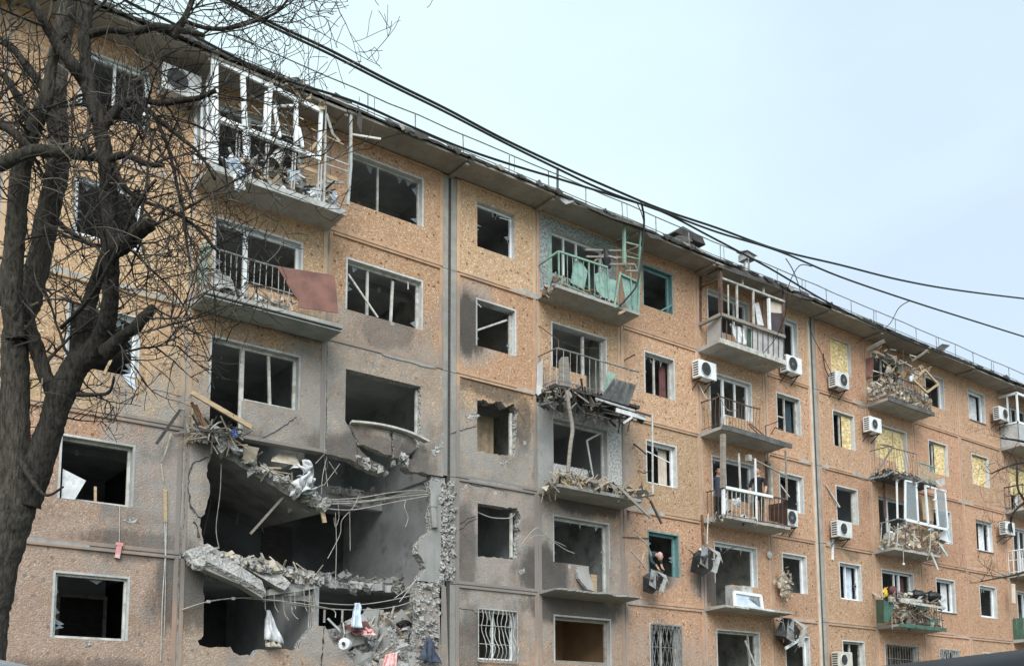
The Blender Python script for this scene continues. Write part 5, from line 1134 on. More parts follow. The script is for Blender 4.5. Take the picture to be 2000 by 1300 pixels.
crumple('white_bag', [(1430, 975, -.4), (1445, 972, -.4), (1448, 988, -.45), (1436, 988, -.45)], 'white', .07, 12, 7, 'white plastic bag on the third storey right balcony', 'bag')
crumple('white_bag', [(1446, 1005, -.6), (1456, 1003, -.6), (1458, 1012, -.65), (1446, 1013, -.65)], 'white', .06, 14, 7, 'small white bag on the floor of the third storey right balcony', 'bag')
MB().tube([px(1383, 1003, -.5), px(1381, 1062, -.7)], .02, 5).build('loose_rope', M['oldpaint'], None, 'pale cord hanging from the left corner of the third storey right balcony', 'cord')
MB().beam(px(1371, 1005, -.05), px(1374, 1066, -.08), .07, .05).build('wall_pipe', M['brownwood'], None, 'reddish pipe stub on the wall left of the third storey right balcony', 'pipe')

o = slab('F', 2, 'concrete', seed=12, rag=.05, th=.12)
MB().box(24.72, 25.2, -.62, -.12, J(2)+.09, J(2)+.78).build('cabinet', M['oldpaint'], None, 'pale weathered cabinet on the second storey right balcony slab', 'cabinet')
a = [px(1434, 1155, -.72), px(1486, 1163, -.72), px(1489, 1190, -.78), px(1436, 1184, -.78)]
wf = empty('fallen_window', a[3], 'white window sash with cracked glass leaning on the second storey right balcony', 'window')
m = MB()
for i in range(4): m.beam(a[i], a[(i+1) % 4], .09, .06)
under(m.build('sash_frame', M['pvc']), wf); under(MB().sheet([p+Vector((0, .02, 0)) for p in a], .006).build('pane', M['bluewhite']), wf)
under(MB().sheet([a[0].lerp(a[2], .5)+Vector((0, -.02, .12)), a[1].lerp(a[0], .1)+Vector((0, -.02, -.06)), a[1].lerp(a[2], .8)+Vector((-.08, -.02, 0))], .006).build('pane', M['steel']), wf)
for p0, p1, lab in [((1432, 1184, -.85), (1458, 1188, -.85), 'grey board lying left of the leaning white sash'), ((1460, 1185, -.88), (1508, 1193, -.88), 'white board lying under the leaning white sash')]: MB().beam(px(*p0), px(*p1), .06, .2).build('flat_board', M['oldpaint' if 'grey' in lab else 'white'], None, lab, 'board')
MB().sphere(px(1503, 1083, -.05), .12, (1, .5, 1.1)).build('round_lamp', M['oldpaint'], None, 'round pale wall lamp right of the second storey right door', 'lamp')

# --- fourth balcony column
o = slab('I', 5, 'concrete', seed=13); MB().box(32.84, 35.89, -.92, -.863, J(5)-.04, J(5)+.10).build('edge_strip', M['slate'], o)
rail(o, 'I', 5, 'rust', .95, .2, 'LF', bend=.06, seed=14, r=.009)
pile('pale insulation and rubbish filling the top far balcony behind its railing', [(1695, 765), (1700, 748), (1730, 738), (1770, 752), (1820, 780), (1820, 800), (1780, 790), (1730, 770), (1700, 782)], (-.76, -.3), ['beige', 'oldpaint', 'beige', 'tan', 'greywood', 'concrete'], 300, 19, .22, .12)
pile('splintered wood and scraps at the rail of the top far balcony', [(1712, 725), (1728, 712), (1760, 724), (1806, 714), (1816, 722), (1800, 740), (1770, 745), (1725, 735)], (-.85, -.3), ['wood', 'oldpaint', 'brownwood', 'greywood', 'greywood'], 60, 20, .26, .65)
pile('torn ceiling and ducts under the eave of the top far balcony', [(1700, 690), (1720, 676), (1770, 690), (1790, 690), (1775, 712), (1735, 712), (1710, 706)], (-.7, .2), ['greywood', 'concrete', 'greywood', 'darkwood', 'tan'], 46, 21, .24, .5)
MB().beam(px(1692, 683, -.3), px(1728, 665, -.9), .12, .08).build('eave_timber', M['greywood'], None, 'grey timber under the eave of the top far balcony', 'timber')
MB().path([px(1780, 705, -.6), px(1800, 692, -.9), px(1818, 678, -1.1)], .07, .05).build('eave_timber', M['greywood'], None, 'bent grey timber rising to the eave above the broken frame', 'timber')
panelpx(o, [(1692, 700, -.05), (1706, 696, -.3), (1706, 728, -.3), (1692, 736, -.05)], 'redbrown', 'side_panel')
for k, pts in enumerate([[(1806, 722, -.9), (1832, 750, -1.0), (1810, 766, -1.05), (1784, 742, -.95), (1806, 722, -.9)]]):
    MB().path([px(*p) for p in pts], .075, .06).build('broken_window_frame', M['wood'], None, 'pale wooden window frame hanging askew off the top far balcony', 'window frame')
slabpx('purple_scrap', [(1777, 735, -.8), (1784, 731, -.8), (1787, 741, -.85), (1779, 744, -.85)], .03, [M['bluewhite'], M['bluewhite']], None, 'pale violet scrap in the debris of the top far balcony', cat='scrap')

o = slab('I', 4, 'slate', seed=15, rag=.08)
rail(o, 'I', 4, 'rust', .95, .16, 'LF', bend=.12, seed=16, r=.008, xe=(32.9, 34.6), rtop=.016)
rail(o, 'I', 4, 'greenpaint', .62, .13, 'F', bend=.12, seed=19, r=.012, xe=(34.7, 35.85), rtop=.03)
for pts in [[(1715, 918, -.5), (1744, 872, -.8)], [(1720, 868, -.2), (1745, 872, -.8)], [(1696, 935, -.9), (1730, 928, -.95), (1752, 915, -.95)]]: bar(o, pts, .05, 'steel', 'bent_bar')
pile('dark felt and scraps on the fourth storey far balcony', [(1698, 930), (1735, 915), (1770, 925), (1835, 945), (1835, 952), (1770, 940), (1735, 925), (1700, 940)], (-.9, -.4), ['slate', 'darkwood', 'steel', 'concrete', 'darkwood'], 80, 22, .26, .5)
panelpx(o, [(1826, 938, -.85), (1846, 932, -.9), (1846, 944, -.95), (1836, 950, -.95)], 'plaster', 'panel')

o = slab('I', 3, 'concrete', seed=17, rag=.05)
for pts, w in [([(1751, 928, BY), (1752, 942, BY)], .06), ([(1768, 938, BY-.03), (1768, 1014, BY)], .08), ([(1789, 942, BY), (1793, 1020, BY)], .09), ([(1807, 948, BY), (1813, 1024, BY)], .09), ([(1826, 954, BY), (1832, 1028, BY)], .09), ([(1845, 958, BY), (1851, 1032, BY)], .07), ([(1806, 948, BY), (1848, 959, BY)], .07), ([(1768, 938, BY), (1790, 943, BY)], .06), ([(1768, 1014, BY), (1851, 1034, BY)], .10), ([(1823, 975, BY), (1830, 977, BY)], .05), ([(1751, 928, BY), (1753, 1012, BY)], .05)]:
    bar(o, pts, w, 'pvc', 'glazing_bar', .05)
for q_ in [[(1770, 940, BY), (1788, 945, BY), (1792, 1017, BY), (1770, 1012, BY)], [(1830, 957, BY), (1844, 961, BY), (1850, 1029, BY), (1834, 1026, BY)]]: panelpx(o, q_, 'glass', 'pane', .006)
bar(o, [(1726, 938, -.2), (1729, 1010, -.2)], .07, 'rust', 'post')
slabpx('tan_board', [(1800, 970, -.5), (1823, 968, -.5), (1824, 1018, -.55), (1804, 1014, -.55)], .02, [M['tan'], M['tan']], None, 'tan board standing behind the white glazing of the third storey far balcony', cat='board')
bar(o, [(1716, 1022, -.1), (1755, 1012, BY), (1853, 1034, BY)], .04, 'steel', 'top_rail')
for k in range(8): bar(o, [(1722+16*k, 1021+(k > 2)*(k-2)*3, -.15 if k < 1 else BY), (1720+16*k, 1063+k*2.0, -.15 if k < 1 else BY)], .028, 'rust' if k in (3, 5, 7) else 'oldpaint', 'baluster')
pile('cardboard insulation and laths piled in the third storey far balcony', [(1705, 1070), (1740, 1040), (1752, 1025), (1800, 1028), (1840, 1042), (1850, 1085), (1800, 1082), (1740, 1070)], (-.82, -.3), ['beige', 'tan', 'oldpaint', 'greywood', 'wood', 'white'], 170, 23, .3, .35)
for p0, p1, lab in [((1818, 1078, -.9), (1832, 1112, -1.0), 'pale strip hanging below the third storey far balcony'), ((1834, 1060, -.9), (1850, 1085, -1.0), 'pale splinter at the right end of the third storey far balcony')]: MB().beam(px(*p0), px(*p1), .10, .03).build('hanging_strip', M['oldpaint'], None, lab, 'strip')
slabpx('broken_window', [(1834, 1042, -.5), (1852, 1030, -.7), (1858, 1060, -.7), (1836, 1052, -.6)], .03, [M['bluewhite'], M['pvc']], None, 'white sash dangling right of the third storey far balcony', cat='sash')
MB().tube([px(1764, 1075, -.85), px(1765, 1098, -.85)], .008, 4).sphere(px(1765, 1101, -.85), .05).build('bulb_cord', M['white'], None, 'small white bulb on a cord below the third storey far balcony', 'bulb')

o = slab('I', 2, 'concrete', seed=18, rag=.03); MB().box(32.84, 35.89, -.92, -.863, J(2)-.03, J(2)+.10).build('edge_strip', M['darkgreen'], o)
for k in range(4): panelpx(o, [(1711+4*k, 1170+0*k, -.1-.17*k), (1711+4*k+3.7, 1170, -.1-.17*(k+.95)), (1712+4*k+3.7, 1216, -.1-.17*(k+.95)), (1712+4*k, 1216, -.1-.17*k)], 'darkgreen', 'board')
panelpx(o, [(1727, 1172, BY), (1748, 1178, BY), (1735, 1215, BY), (1727, 1214, BY)], 'darkgreen', 'board'); panelpx(o, [(1812, 1205, BY), (1830, 1208, BY), (1830, 1222, BY), (1812, 1220, BY)], 'darkgreen', 'board'); panelpx(o, [(1790, 1180, BY+.1), (1815, 1185, BY+.1), (1815, 1192, BY+.1), (1790, 1190, BY+.1)], 'darkgreen', 'board')
rail(o, 'I', 2, 'rust', .9, .16, 'F', bend=.03, seed=20, r=.012, xe=(33.6, 35.8))
pile('tangled laths and scraps packed in the green second storey far balcony', [(1740, 1210), (1750, 1180), (1800, 1185), (1835, 1195), (1835, 1222), (1780, 1222)], (-.8, -.3), ['greywood', 'beige', 'wood', 'darkwood', 'oldpaint', 'tan'], 190, 25, .3, .6)
pile('boards and bundles heaped on the rail of the green second storey far balcony', [(1730, 1170), (1750, 1155), (1780, 1155), (1830, 1165), (1843, 1180), (1800, 1178), (1750, 1178)], (-.9, -.4), ['beige', 'brownwood', 'oldpaint', 'darkwood', 'greywood'], 90, 26, .26, .4)
for p0, p1, lab in [((1758, 1173, -.95), (1845, 1187, -1.0), 'long pale board along the rail of the green far balcony'), ((1757, 1169, -.9), (1800, 1173, -.95), 'shorter pale board above the long one on the green far balcony'), ((1828, 1163, -.8), (1841, 1182, -1.0), 'pale slanting lath at the right end of the green far balcony'), ((1706, 1157, -.05), (1722, 1166, -.4), 'pale strip left of the green far balcony')]: MB().beam(px(*p0), px(*p1), .09, .05).build('loose_board', M['oldpaint'], None, lab, 'board')
for x_, y_, lab in ((1793, 1162, 'dark rounded bundle on the middle of the green far balcony'), (1822, 1165, 'dark rounded bundle at the right end of the green far balcony')): MB().sphere(px(x_, y_, -.7), .34, (1.2, .8, .6), 9, 6).stick(px(x_-8, y_-8, -.7), .3, .08, rnd).build('dark_bundle', M['black'], None, lab, 'bundle')
crumple('yellow_bag', [(1726, 1148, -.5), (1735, 1146, -.5), (1734, 1164, -.55), (1725, 1165, -.55)], 'yellow', .07, 3, 8, 'yellow bag on the left of the green far balcony', 'bag')
MB().sphere(px(1744, 1152, -.5), .17, (1, .8, 1)).build('maroon_bundle', M['maroon'], None, 'dark red round bundle beside the yellow bag', 'bundle')

# --- fifth balcony column at the right edge
o = slab('M', 5, 'concrete', seed=31)
MB().box(42.68, 45.8, BY-.02, BY+.02, J(5)+.09, J(5)+1.0).build('parapet', M['greyboard'], o); MB().box(42.68, 42.72, BY, -.02, J(5)+.09, J(5)+1.0).build('parapet', M['greyboard'], o)
zt = J(5)+2.3
for x_ in (42.72, 43.75, 44.8, 45.78): MB().box(x_-.04, x_+.04, BY-.03, BY+.03, J(5)+1.0, zt).build('glazing_bar', M['pvc'], o)
for z_ in (J(5)+1.02, zt): MB().box(42.68, 45.82, BY-.035, BY+.035, z_-.05, z_+.05).build('glazing_bar', M['pvc'], o); MB().box(42.68, 42.75, BY+.035, -.02, z_-.05, z_+.05).build('glazing_bar', M['pvc'], o)
MB().box(42.69, 42.74, -.42, -.36, J(5)+1.05, zt-.05).build('glazing_bar', M['pvc'], o)
for f, mt in ((4, 'darksteel'), (3, 'pvc')):
    o = slab('M', f, 'concrete', seed=32+f); rail(o, 'M', f, mt, 1.0, .16, 'LF', mid=True, seed=33, rtop=.03, r=.014)
o = slab('M', 2, 'concrete', seed=40)
for k in range(22): MB().box(42.7+k*.142, 42.7+k*.142+.13, BY-.012, BY+.012, J(2)+.05, J(2)+.98).build('board', M['darkgreen'], o)
for k in range(5): MB().box(42.69, 42.71, BY+.03+k*.148, BY+.16+k*.148, J(2)+.05, J(2)+.98).build('board', M['darkgreen'], o)
MB().tube([px(1978, 1140, -.4), px(1979, 1178, -.4)], .10, 8).build('hung_laundry', M['cream'], None, 'pale curtain roll in the second storey opening at the right edge', 'curtain')

# ------------------------------------------------------------------ air conditioners
def ac(x, y, Y, w, h, d, label, rz=0, grid=False):
    """x,y: pixel of the front face centre"""
    c = px(x, y, Y); root = empty('air_conditioner', c-Vector((0, -d/2, h/2)), label, 'air conditioner', 'outdoor air conditioner units on the facade')
    def part(m, name, mat, par=None, **kw): o_ = under(m.build(name, M[mat], **kw), root); return o_
    gr = random.Random(int(x*7+y)); part(MB().box(c.x-w/2, c.x+w/2, Y, Y+d, c.z-h/2, c.z+h/2), 'casing', gr.choice(['accase', 'accase', 'accase2', 'pvc']), bevel=.02)
    fx = c.x-w*.12 if not grid else c.x+w*.05; r_ = h*gr.uniform(.33, .42)
    part(MB().tube([(fx, Y-.012, c.z), (fx, Y-.002, c.z)], r_, 22), 'fan_grille', 'fan')
    part(MB().tube([(fx+r_*math.cos(t*.2856), Y-.014, c.z+r_*math.sin(t*.2856)) for t in range(23)], .012, 5), 'grille_ring', 'accase')
    part(MB().tube([(fx, Y-.02, c.z), (fx, Y-.012, c.z)], r_*.25, 10), 'fan_hub', gr.choice(['steel', 'darksteel', 'black']))
    for k in range(6):
        a_ = k*1.047; part(MB().beam((fx, Y-.016, c.z), (fx+r_*math.cos(a_), Y-.016, c.z+r_*math.sin(a_)), .008), 'grille_bar', 'darksteel')
    for k in range(6): part(MB().box(c.x-w/2-.006, c.x-w/2-.001, Y+.05, Y+d-.05, c.z-h*.38+k*h*.14, c.z-h*.38+k*h*.14+h*.07), 'side_louvre', 'fan')
    for s in (-.35, .35):
        part(MB().path([(c.x+s*w, Y+.02, c.z-h/2-.015), (c.x+s*w, -.01, c.z-h/2-.015)], .03).path([(c.x+s*w, Y+d*.3, c.z-h/2-.02), (c.x+s*w, -.01, c.z-h/2-.28)], .025), 'bracket', 'darksteel')
    return root
ac(356, 160, -.42, .86, .60, .30, 'white air conditioner under the eave left of the top left balcony')
ac(1383, 722, -.42, .80, .56, .30, 'white air conditioner beside the fourth storey right balcony door')
ac(1552, 712, -.42, .82, .58, .30, 'white air conditioner right of the top balcony with grey boards')
ac(1646, 742, -.42, .80, .58, .32, 'white air conditioner under the boarded top window', grid=True)
ac(1651, 1033, -.42, .84, .58, .30, 'white air conditioner below the third storey window near the second seam')
ac(1711, 829, -.42, .74, .56, .30, 'white air conditioner left of the boarded fourth storey far door')
ac(1962, 808, -.5, .80, .58, .30, 'white air conditioner beside the top right glazed balcony', grid=True)
ac(1974, 1031, -.5, .74, .56, .30, 'white air conditioner left of the white railed balcony at the right edge')
ac(1549, 1011, -.35, .55, .56, .28, 'pale blue tinted air conditioner at the right end of the third storey right balcony')
ac(1652, 1288, -.40, .80, .56, .30, 'white air conditioner at the ground floor window near the second seam')
for pts, lab in [([(1608, 690, -.05), (1612, 720, -.1), (1625, 745, -.15)], 'black hose running down to the air conditioner under the boarded top window'), ([(335, 190, -.3), (352, 212, -.3), (372, 200, -.3)], 'grey hose looping under the top left air conditioner')]:
    MB().tube(smooth_path([px(*p) for p in pts], 6), .02, 6).build('hose', M['wire'], None, lab, 'hose')
MB().beam(px(1627, 1050, -.03), px(1626, 1093, -.03), .07, .05).build('drain_pipe', M['pvc'], None, 'white duct strip below the third storey air conditioner', 'duct')
MB().beam(px(1613, 947, -.02), px(1640, 990, -.1), .05, .04).build('drain_pipe', M['oldpaint'], None, 'pale slanting conduit left of the third storey window near the second seam', 'conduit')
# wrecked units hanging off the wall
def wreck(name, cx_, cy_, Y, sc, label, seed, blackish=True, cat='air conditioner'):
    gg = random.Random(seed); c = px(cx_, cy_, Y); root = empty(name, c, label, cat)
    def P_(u, v, w_): return c+Vector((u*sc, w_*sc, v*sc))
    def add(m, nm, mat): under(m.build(nm, M[mat]), root)
    add(MB().obox(c, (.85*sc, .4*sc, .62*sc), rotm(.3, gg.uniform(-.5, -.3) if blackish else .3, .3), 0, .25, gg), 'crushed_casing', 'darksteel')
    add(MB().sheet([P_(-.5, -.2, -.3), P_(-.35, .4, -.28), P_(-.15, .35, -.32), P_(-.2, -.35, -.36)], .02), 'casing_sheet', 'steel')
    add(MB().sheet([P_(-.1, .4, -.25), P_(.45, .25, -.3), P_(.55, -.1, -.33), P_(.35, .1, -.34)], .02), 'casing_sheet', 'plaster')
    add(MB().sheet([P_(.2, .1, -.4), P_(.35, .05, -.42), P_(.2, -.45, -.36), P_(-.05, -.42, -.36)], .015), 'casing_sheet', 'palesteel')
    for k in range(7):
        a_ = Vector((gg.uniform(-.5, .5), gg.uniform(-.4, .1), gg.uniform(-.4, .4)))*sc; b_ = a_+Vector((gg.uniform(-.5, .5), gg.uniform(-.3, .1), gg.uniform(-.5, .4)))*sc
        add(MB().tube(smooth_path([c+a_, c+(a_+b_)*.5+Vector((0, -.08, .06)), c+b_], 4), .014, 5), 'bent_tube', gg.choice(['palesteel', 'darksteel', 'steel']))
    for k in range(5):
        m_ = MB(); m_.shard(c+Vector((gg.uniform(-.4, .4), gg.uniform(-.3, 0), gg.uniform(-.35, .3)))*sc, .3*sc, gg); add(m_, 'casing_scrap', gg.choice(['steel', 'white', 'darksteel']))
    return root
w1 = wreck('wrecked_air_conditioner', 1275, 1135, -.35, .75, 'crushed air conditioner hanging below the window with the leaning person', 3)
for pts in [[(1262, 1112, -.3), (1250, 1095, -.35), (1232, 1075, -.4)], [(1258, 1108, -.3), (1254, 1095, -.3), (1259, 1078, -.35)], [(1272, 1085, -.2), (1265, 1066, -.25), (1248, 1048, -.25), (1238, 1042, -.2)]]: under(MB().tube(smooth_path([px(*p) for p in pts], 4), .022, 5).build('bent_tube', M['beige']), w1)
wreck('wrecked_air_conditioner', 1374, 1093, -.4, .95, 'crushed air conditioner hanging left of the second storey right door', 5)
wreck('wrecked_air_conditioner', 1540, 1235, -.35, 1.05, 'crumpled air conditioner hanging below the second storey right balcony slab', 9, False)
MB().beam(px(1534, 1265, -.5), px(1572, 1242, -.45), .09, .05).build('dangling_bar', M['pvc'], None, 'white frame bar slanting below the crumpled air conditioner', 'frame')
m = MB(); gg = random.Random(44); c = px(1530, 1140, -.2)
m.sphere(c, .30, (.75, .45, 1.2), 14, 10)
for i in range(len(m.v)):
    v_ = Vector(m.v[i]); m.v[i] = tuple(v_+(v_-c)*.5*noise.noise(v_*7))
for k in range(150): m.shard(c+Vector((gg.gauss(0, .15), gg.uniform(-.2, .05), gg.gauss(0, .2))), gg.uniform(.08, .2), gg, 0, .006)
m.build('insulation_bundle', M['beige'], None, 'tan tattered bundle hanging by the second storey window right of the door', 'bundle')

# ------------------------------------------------------------------ curtains
def curtain(b, f, a_, c_, mat, label, y=.3):
    x0, x1, k, a, c, side = BAYS[b]; xa, xb = a+(c-a)*a_, a+(c-a)*c_; z0, z1 = J(f)+.6, J(f)+HEAD-.02
    o_ = MB().grid(lambda u, v: (xa+(xb-xa)*u, y+.03*math.sin(u*22)*(0.5+v*.6), z1+(z0-z1)*v), 26, 5).build('curtain', M[mat], None, label, 'curtain', smooth=True)
    o_.modifiers.new('thick', 'SOLIDIFY').thickness = .006
curtain('K', 5, .42, .9, 'white', 'white curtain in the top window left of the glazed corner balcony'); curtain('E', 4, .72, .95, 'maroon', 'dull rose curtain edge in the fourth storey window right of the middle balcony')
curtain('G', 4, .68, .92, 'slateblue', 'dark curtain in the fourth storey window left of the second seam'); curtain('K', 3, .55, .9, 'white', 'pale curtain in the third storey window near the right edge')
curtain('G', 3, .1, .9, 'plum', 'plum curtain behind the third storey window left of the second seam', .6); curtain('J', 2, .6, .95, 'white', 'pale curtain in the window right of the green far balcony')
curtain('I', 2, .7, .9, 'maroon', 'dull red curtain in the door behind the green far balcony'); curtain('E', 3, .62, .92, 'cream', 'pale curtain in the third storey window left of the man on the balcony')
curtain('C', 3, .1, .95, 'tan', 'tan curtain deep in the third storey small window right of the first seam', .9); curtain('H', 2, .5, .9, 'bluewhite', 'pale curtain in the second storey window right of the second seam')
# ------------------------------------------------------------------ people
def person(label, joints, edges, radii, regions, root_i=0, extra=None, loc=None):
    me = bpy.data.meshes.new('person'); me.from_pydata([tuple(j) for j in joints], edges, [])
    ob = bpy.data.objects.new('tmp', me); col.objects.link(ob)
    md = ob.modifiers.new('skin', 'SKIN'); md.use_smooth_shade = True
    for i, r_ in enumerate(radii):
        sv = me.skin_vertices[0].data[i]; sv.radius = r_ if isinstance(r_, tuple) else (r_, r_); sv.use_root = (i == root_i)
    sb = ob.modifiers.new('sub', 'SUBSURF'); sb.levels = 2; sb.render_levels = 2
    dg = bpy.context.evaluated_depsgraph_get(); em = bpy.data.meshes.new_from_object(ob.evaluated_get(dg))
    bpy.data.objects.remove(ob)
    o_ = bpy.data.objects.new('person', em); col.objects.link(o_); em.materials.clear()
    mats = []
    for p in em.polygons:
        mt = regions(p.center); 
        if mt not in mats: mats.append(mt); em.materials.append(M[mt])
        p.material_index = mats.index(mt); p.use_smooth = True
    tag(o_, label, 'person'); return o_
def head_bits(o_, c, fdir, hair='hair', r=.10):
    # face: nose, eyes, mouth, ears; hair cap, all parts of the figure
    f_ = Vector(fdir).normalized(); s_ = f_.cross(Vector((0, 0, 1))).normalized(); u_ = s_.cross(f_); c = Vector(c)
    Mx = Matrix((s_, f_, u_)).transposed()
    MB().sphere(c+u_*.04-f_*.045, r*.98, (.82, .9, .95), 12, 8, 0, Mx).build('hair', M[hair], o_, smooth=True)
    MB().sphere(c+f_*.035-u_*.012, r*.93, (.78, .86, 1.12), 12, 9, 0, Mx).build('face', M['skin'], o_, smooth=True)
    MB().sphere(c+f_*(r*1.12)-u_*.02, .016, (.8, 1.2, 1.6), 8, 6, 0, Mx).build('nose', M['skin'], o_, smooth=True)
    for s in (-1, 1):
        MB().sphere(c+f_*(r*.98)+s_*s*.032+u_*.012, .010, nu=6, nv=5).build('eye', M['black'], o_)
        MB().sphere(c+s_*s*(r*.82), .022, (.5, .8, 1.4), 8, 6, 0, Mx).build('ear', M['skin'], o_, smooth=True)
    MB().sphere(c+f_*(r*1.0)-u_*.062, .018, (1.5, .4, .4), 8, 5, 0, Mx).build('mouth', M['maroon'], o_)
def hand(o_, wrist, d, side):
    d = Vector(d).normalized(); s_ = Vector(side).normalized(); w = Vector(wrist); m = MB()
    m.obox(w+d*.05, (.03, .08, .10), Matrix((d.cross(s_), s_, d)).transposed(), 0)
    for k, L in enumerate((.065, .078, .072, .058)):
        b = w+d*.095+s_*(-.03+.02*k); m.tube([b, b+d*L*.5, b+d*L*.95+d.cross(s_)*.02], [.010, .009, .007], 6)
    b = w+d*.03+s_*(-.04); m.tube([b, b+d*.03-s_*.022, b+d*.065-s_*.02], [.012, .010, .008], 6)
    m.build('hand', M['skin'], o_)
EDG = [(0, 1), (1, 2), (2, 3), (3, 4), (4, 5), (3, 6), (6, 7), (7, 8), (3, 9), (9, 10), (10, 11), (0, 12), (12, 13), (13, 14), (14, 15), (0, 16), (16, 17), (17, 18), (18, 19)]
RAD = [(.155, .11), (.145, .10), (.165, .115), (.12, .085), .055, .085, .068, .05, .036, .068, .05, .036, .092, .066, .045, .042, .092, .066, .045, .042]
def standing(x, y, z, face, stride=.16, arms=(0, 0), lean=(0, 0), h=1.0):
    f_ = Vector((math.sin(face), -math.cos(face), 0)); s_ = Vector((math.cos(face), math.sin(face), 0)); U = Vector((0, 0, 1)); b = Vector((x, y, z))
    def P_(s, f, u): return b+(s_*s+f_*(f+lean[0]*max(0, u-.9))+U*u)*h
    j = [P_(0, 0, .95), P_(0, 0, 1.10), P_(0, .01, 1.30), P_(0, .0, 1.45), P_(0, .01, 1.55), P_(0, .03, 1.66)]
    for s, a in ((1, arms[0]), (-1, arms[1])):
        j += [P_(.20*s, 0, 1.42), P_(.245*s, .02+a*.16, 1.15+abs(a)*.05), P_(.22*s, .08+a*.38, .95+abs(a)*.12)]
    for s, st in ((1, stride), (-1, -stride)):
        j += [P_(.095*s, 0, .88), P_(.105*s, st*.5+.03, .50), P_(.11*s, st, .08), P_(.115*s, st+.15, .04)]
    return j, f_, s_
# man on the third-storey right balcony
zb3 = J(3)+.09; mp0 = px(1487, 1018, -.5); fa = R(-62)
j, f_, s_ = standing(mp0.x, -.42, zb3, fa, .17, (.05, .12), h=1.04)
o = person('man in black t-shirt and black trousers standing on the third storey right balcony', j, EDG, RAD,
           lambda c: 'skin' if c.z > zb3+1.50*1.04 or (c.z < zb3+1.24 and c.z > zb3+.94 and math.hypot(c.x-mp0.x, c.y+.42) > .20) else 'tee' if c.z > zb3+.97 else 'trousers' if c.z > zb3+.09 else 'black')
head_bits(o, j[5]+Vector((0, 0, .03)), f_, r=.105)
for k in (8, 11): hand(o, j[k], Vector((0, 0, -1))+f_*.3, f_)
# dark figure in the doorway
mp1 = px(1404, 1012, .12); fa = R(-25); j, f_, s_ = standing(mp1.x+.02, .16, zb3, fa, .10, (.1, .3), (.12, 0), .98)
o = person('dark clothed figure standing in the doorway left of the man on the balcony', j, EDG, RAD, lambda c: 'skin' if c.z > zb3+1.48 else 'navy' if c.z > zb3+.85 else 'trousers' if c.z > zb3+.09 else 'black')
head_bits(o, j[5]+Vector((0, 0, .03)), f_, r=.10)
for k in (8, 11): hand(o, j[k], Vector((0, 0, -1))+f_*.3, f_)
# person bending out of the second-storey window
zw = J(2)+.09; wc = px(1280, 1120, .12); hc = px(1289, 1087, -.12); bx_ = wc.x-.10
hip = Vector((bx_-.12, .55, zw+.95)); sh = Vector((bx_-.02, .08, zw+1.47)); nk = sh.lerp(hc, .45)
side = Vector((.95, .3, 0)).normalized()
j = [hip, hip.lerp(sh, .35), hip.lerp(sh, .72), sh, nk, hc,
     sh+side*.2+Vector((0, -.05, -.04)), sh+side*.24+Vector((0, -.16, -.30)), sh+side*.06+Vector((0, -.30, -.42)),
     sh-side*.2+Vector((0, .0, -.04)), sh-side*.27+Vector((0, -.10, -.30)), sh-side*.12+Vector((0, -.24, -.45))]
for s in (1, -1):
    h0 = hip+side*.1*s+Vector((0, 0, -.08)); j += [h0, h0+Vector((0, -.03, -.40)), h0+Vector((0, .02, -.80)), h0+Vector((0, -.12, -.83))]
o = person('person in dark blue sweater and pale headscarf leaning out of a second storey window', j, EDG, RAD, lambda c: 'skin' if (c-hc).length < .16 or min((c-j[8]).length, (c-j[11]).length) < .08 else 'slateblue' if c.z > zw+.9 else 'trousers')
head_bits(o, hc, Vector((-.55, -.75, -.45)), 'cap', .11)
for k in (8, 11): hand(o, j[k], Vector((0, -.5, -.8)), side)

# ------------------------------------------------------------------ overhead cables
def cable(pts, r, label, Y=-9.0, cat='cable', name='overhead_cable', mat='wire', n=6):
    P_ = [px(p[0], p[1], p[2] if len(p) > 2 else Y) for p in pts]
    MB().tube(smooth_path(P_, n), r, 6).build(name, M[mat], None, label, cat)
cable([(300, -75), (430, -8), (520, 40), (640, 96), (760, 158), (870, 212), (980, 270), (1090, 322), (1180, 362), (1290, 408), (1400, 445), (1520, 488), (1640, 517), (1760, 547), (1880, 568), (2060, 590)], .022, 'upper thick black cable of the pair crossing the sky', -8)
cable([(300, -68), (430, -1), (520, 47), (640, 104), (760, 165), (870, 219), (980, 276), (1090, 330), (1180, 372), (1290, 412), (1400, 453), (1520, 490), (1640, 540), (1780, 588), (1900, 626), (2060, 676)], .020, 'lower cable of the pair crossing the sky, dropping right to mid height', -8.05)
cable([(120, -75), (250, 4), (330, 42), (420, 92), (540, 150), (690, 198), (800, 246), (900, 288), (1000, 322), (1100, 352), (1200, 383), (1290, 412), (1380, 458), (1500, 522), (1620, 592), (1750, 655), (1880, 706), (2060, 775)], .021, 'black cable running close above the roof railing along the whole eave', -7.2)
for k, (pts, lab) in enumerate([([(1535, 505, -7.9), (1552, 535, -7), (1570, 590, -4), (1585, 650, -1.5), (1605, 690, -.3), (1630, 742, -.3)], 'thin black drop wire falling from the cable pair to the second seam'),
     ([(1585, 520, -7.9), (1560, 520, -6.5), (1540, 560, -4.5), (1535, 610, -2.5), (1515, 660, -1.5), (1490, 690, -.9)], 'thin wire looping down to the top balcony with grey boards'),
     ([(1775, 588, -7.9), (1755, 602, -6.5), (1735, 635, -4), (1700, 655, -1.5), (1672, 670, -.2)], 'thin wire slanting from the lower cable to the top of the boarded window'),
     ([(1245, 398, -7.8), (1254, 420, -5), (1257, 440, -2), (1252, 480, -1.1)], 'thin wire dropping from the cables to the green railed balcony')]):
    cable(pts, .012, lab, name='drop_wire', cat='wire')

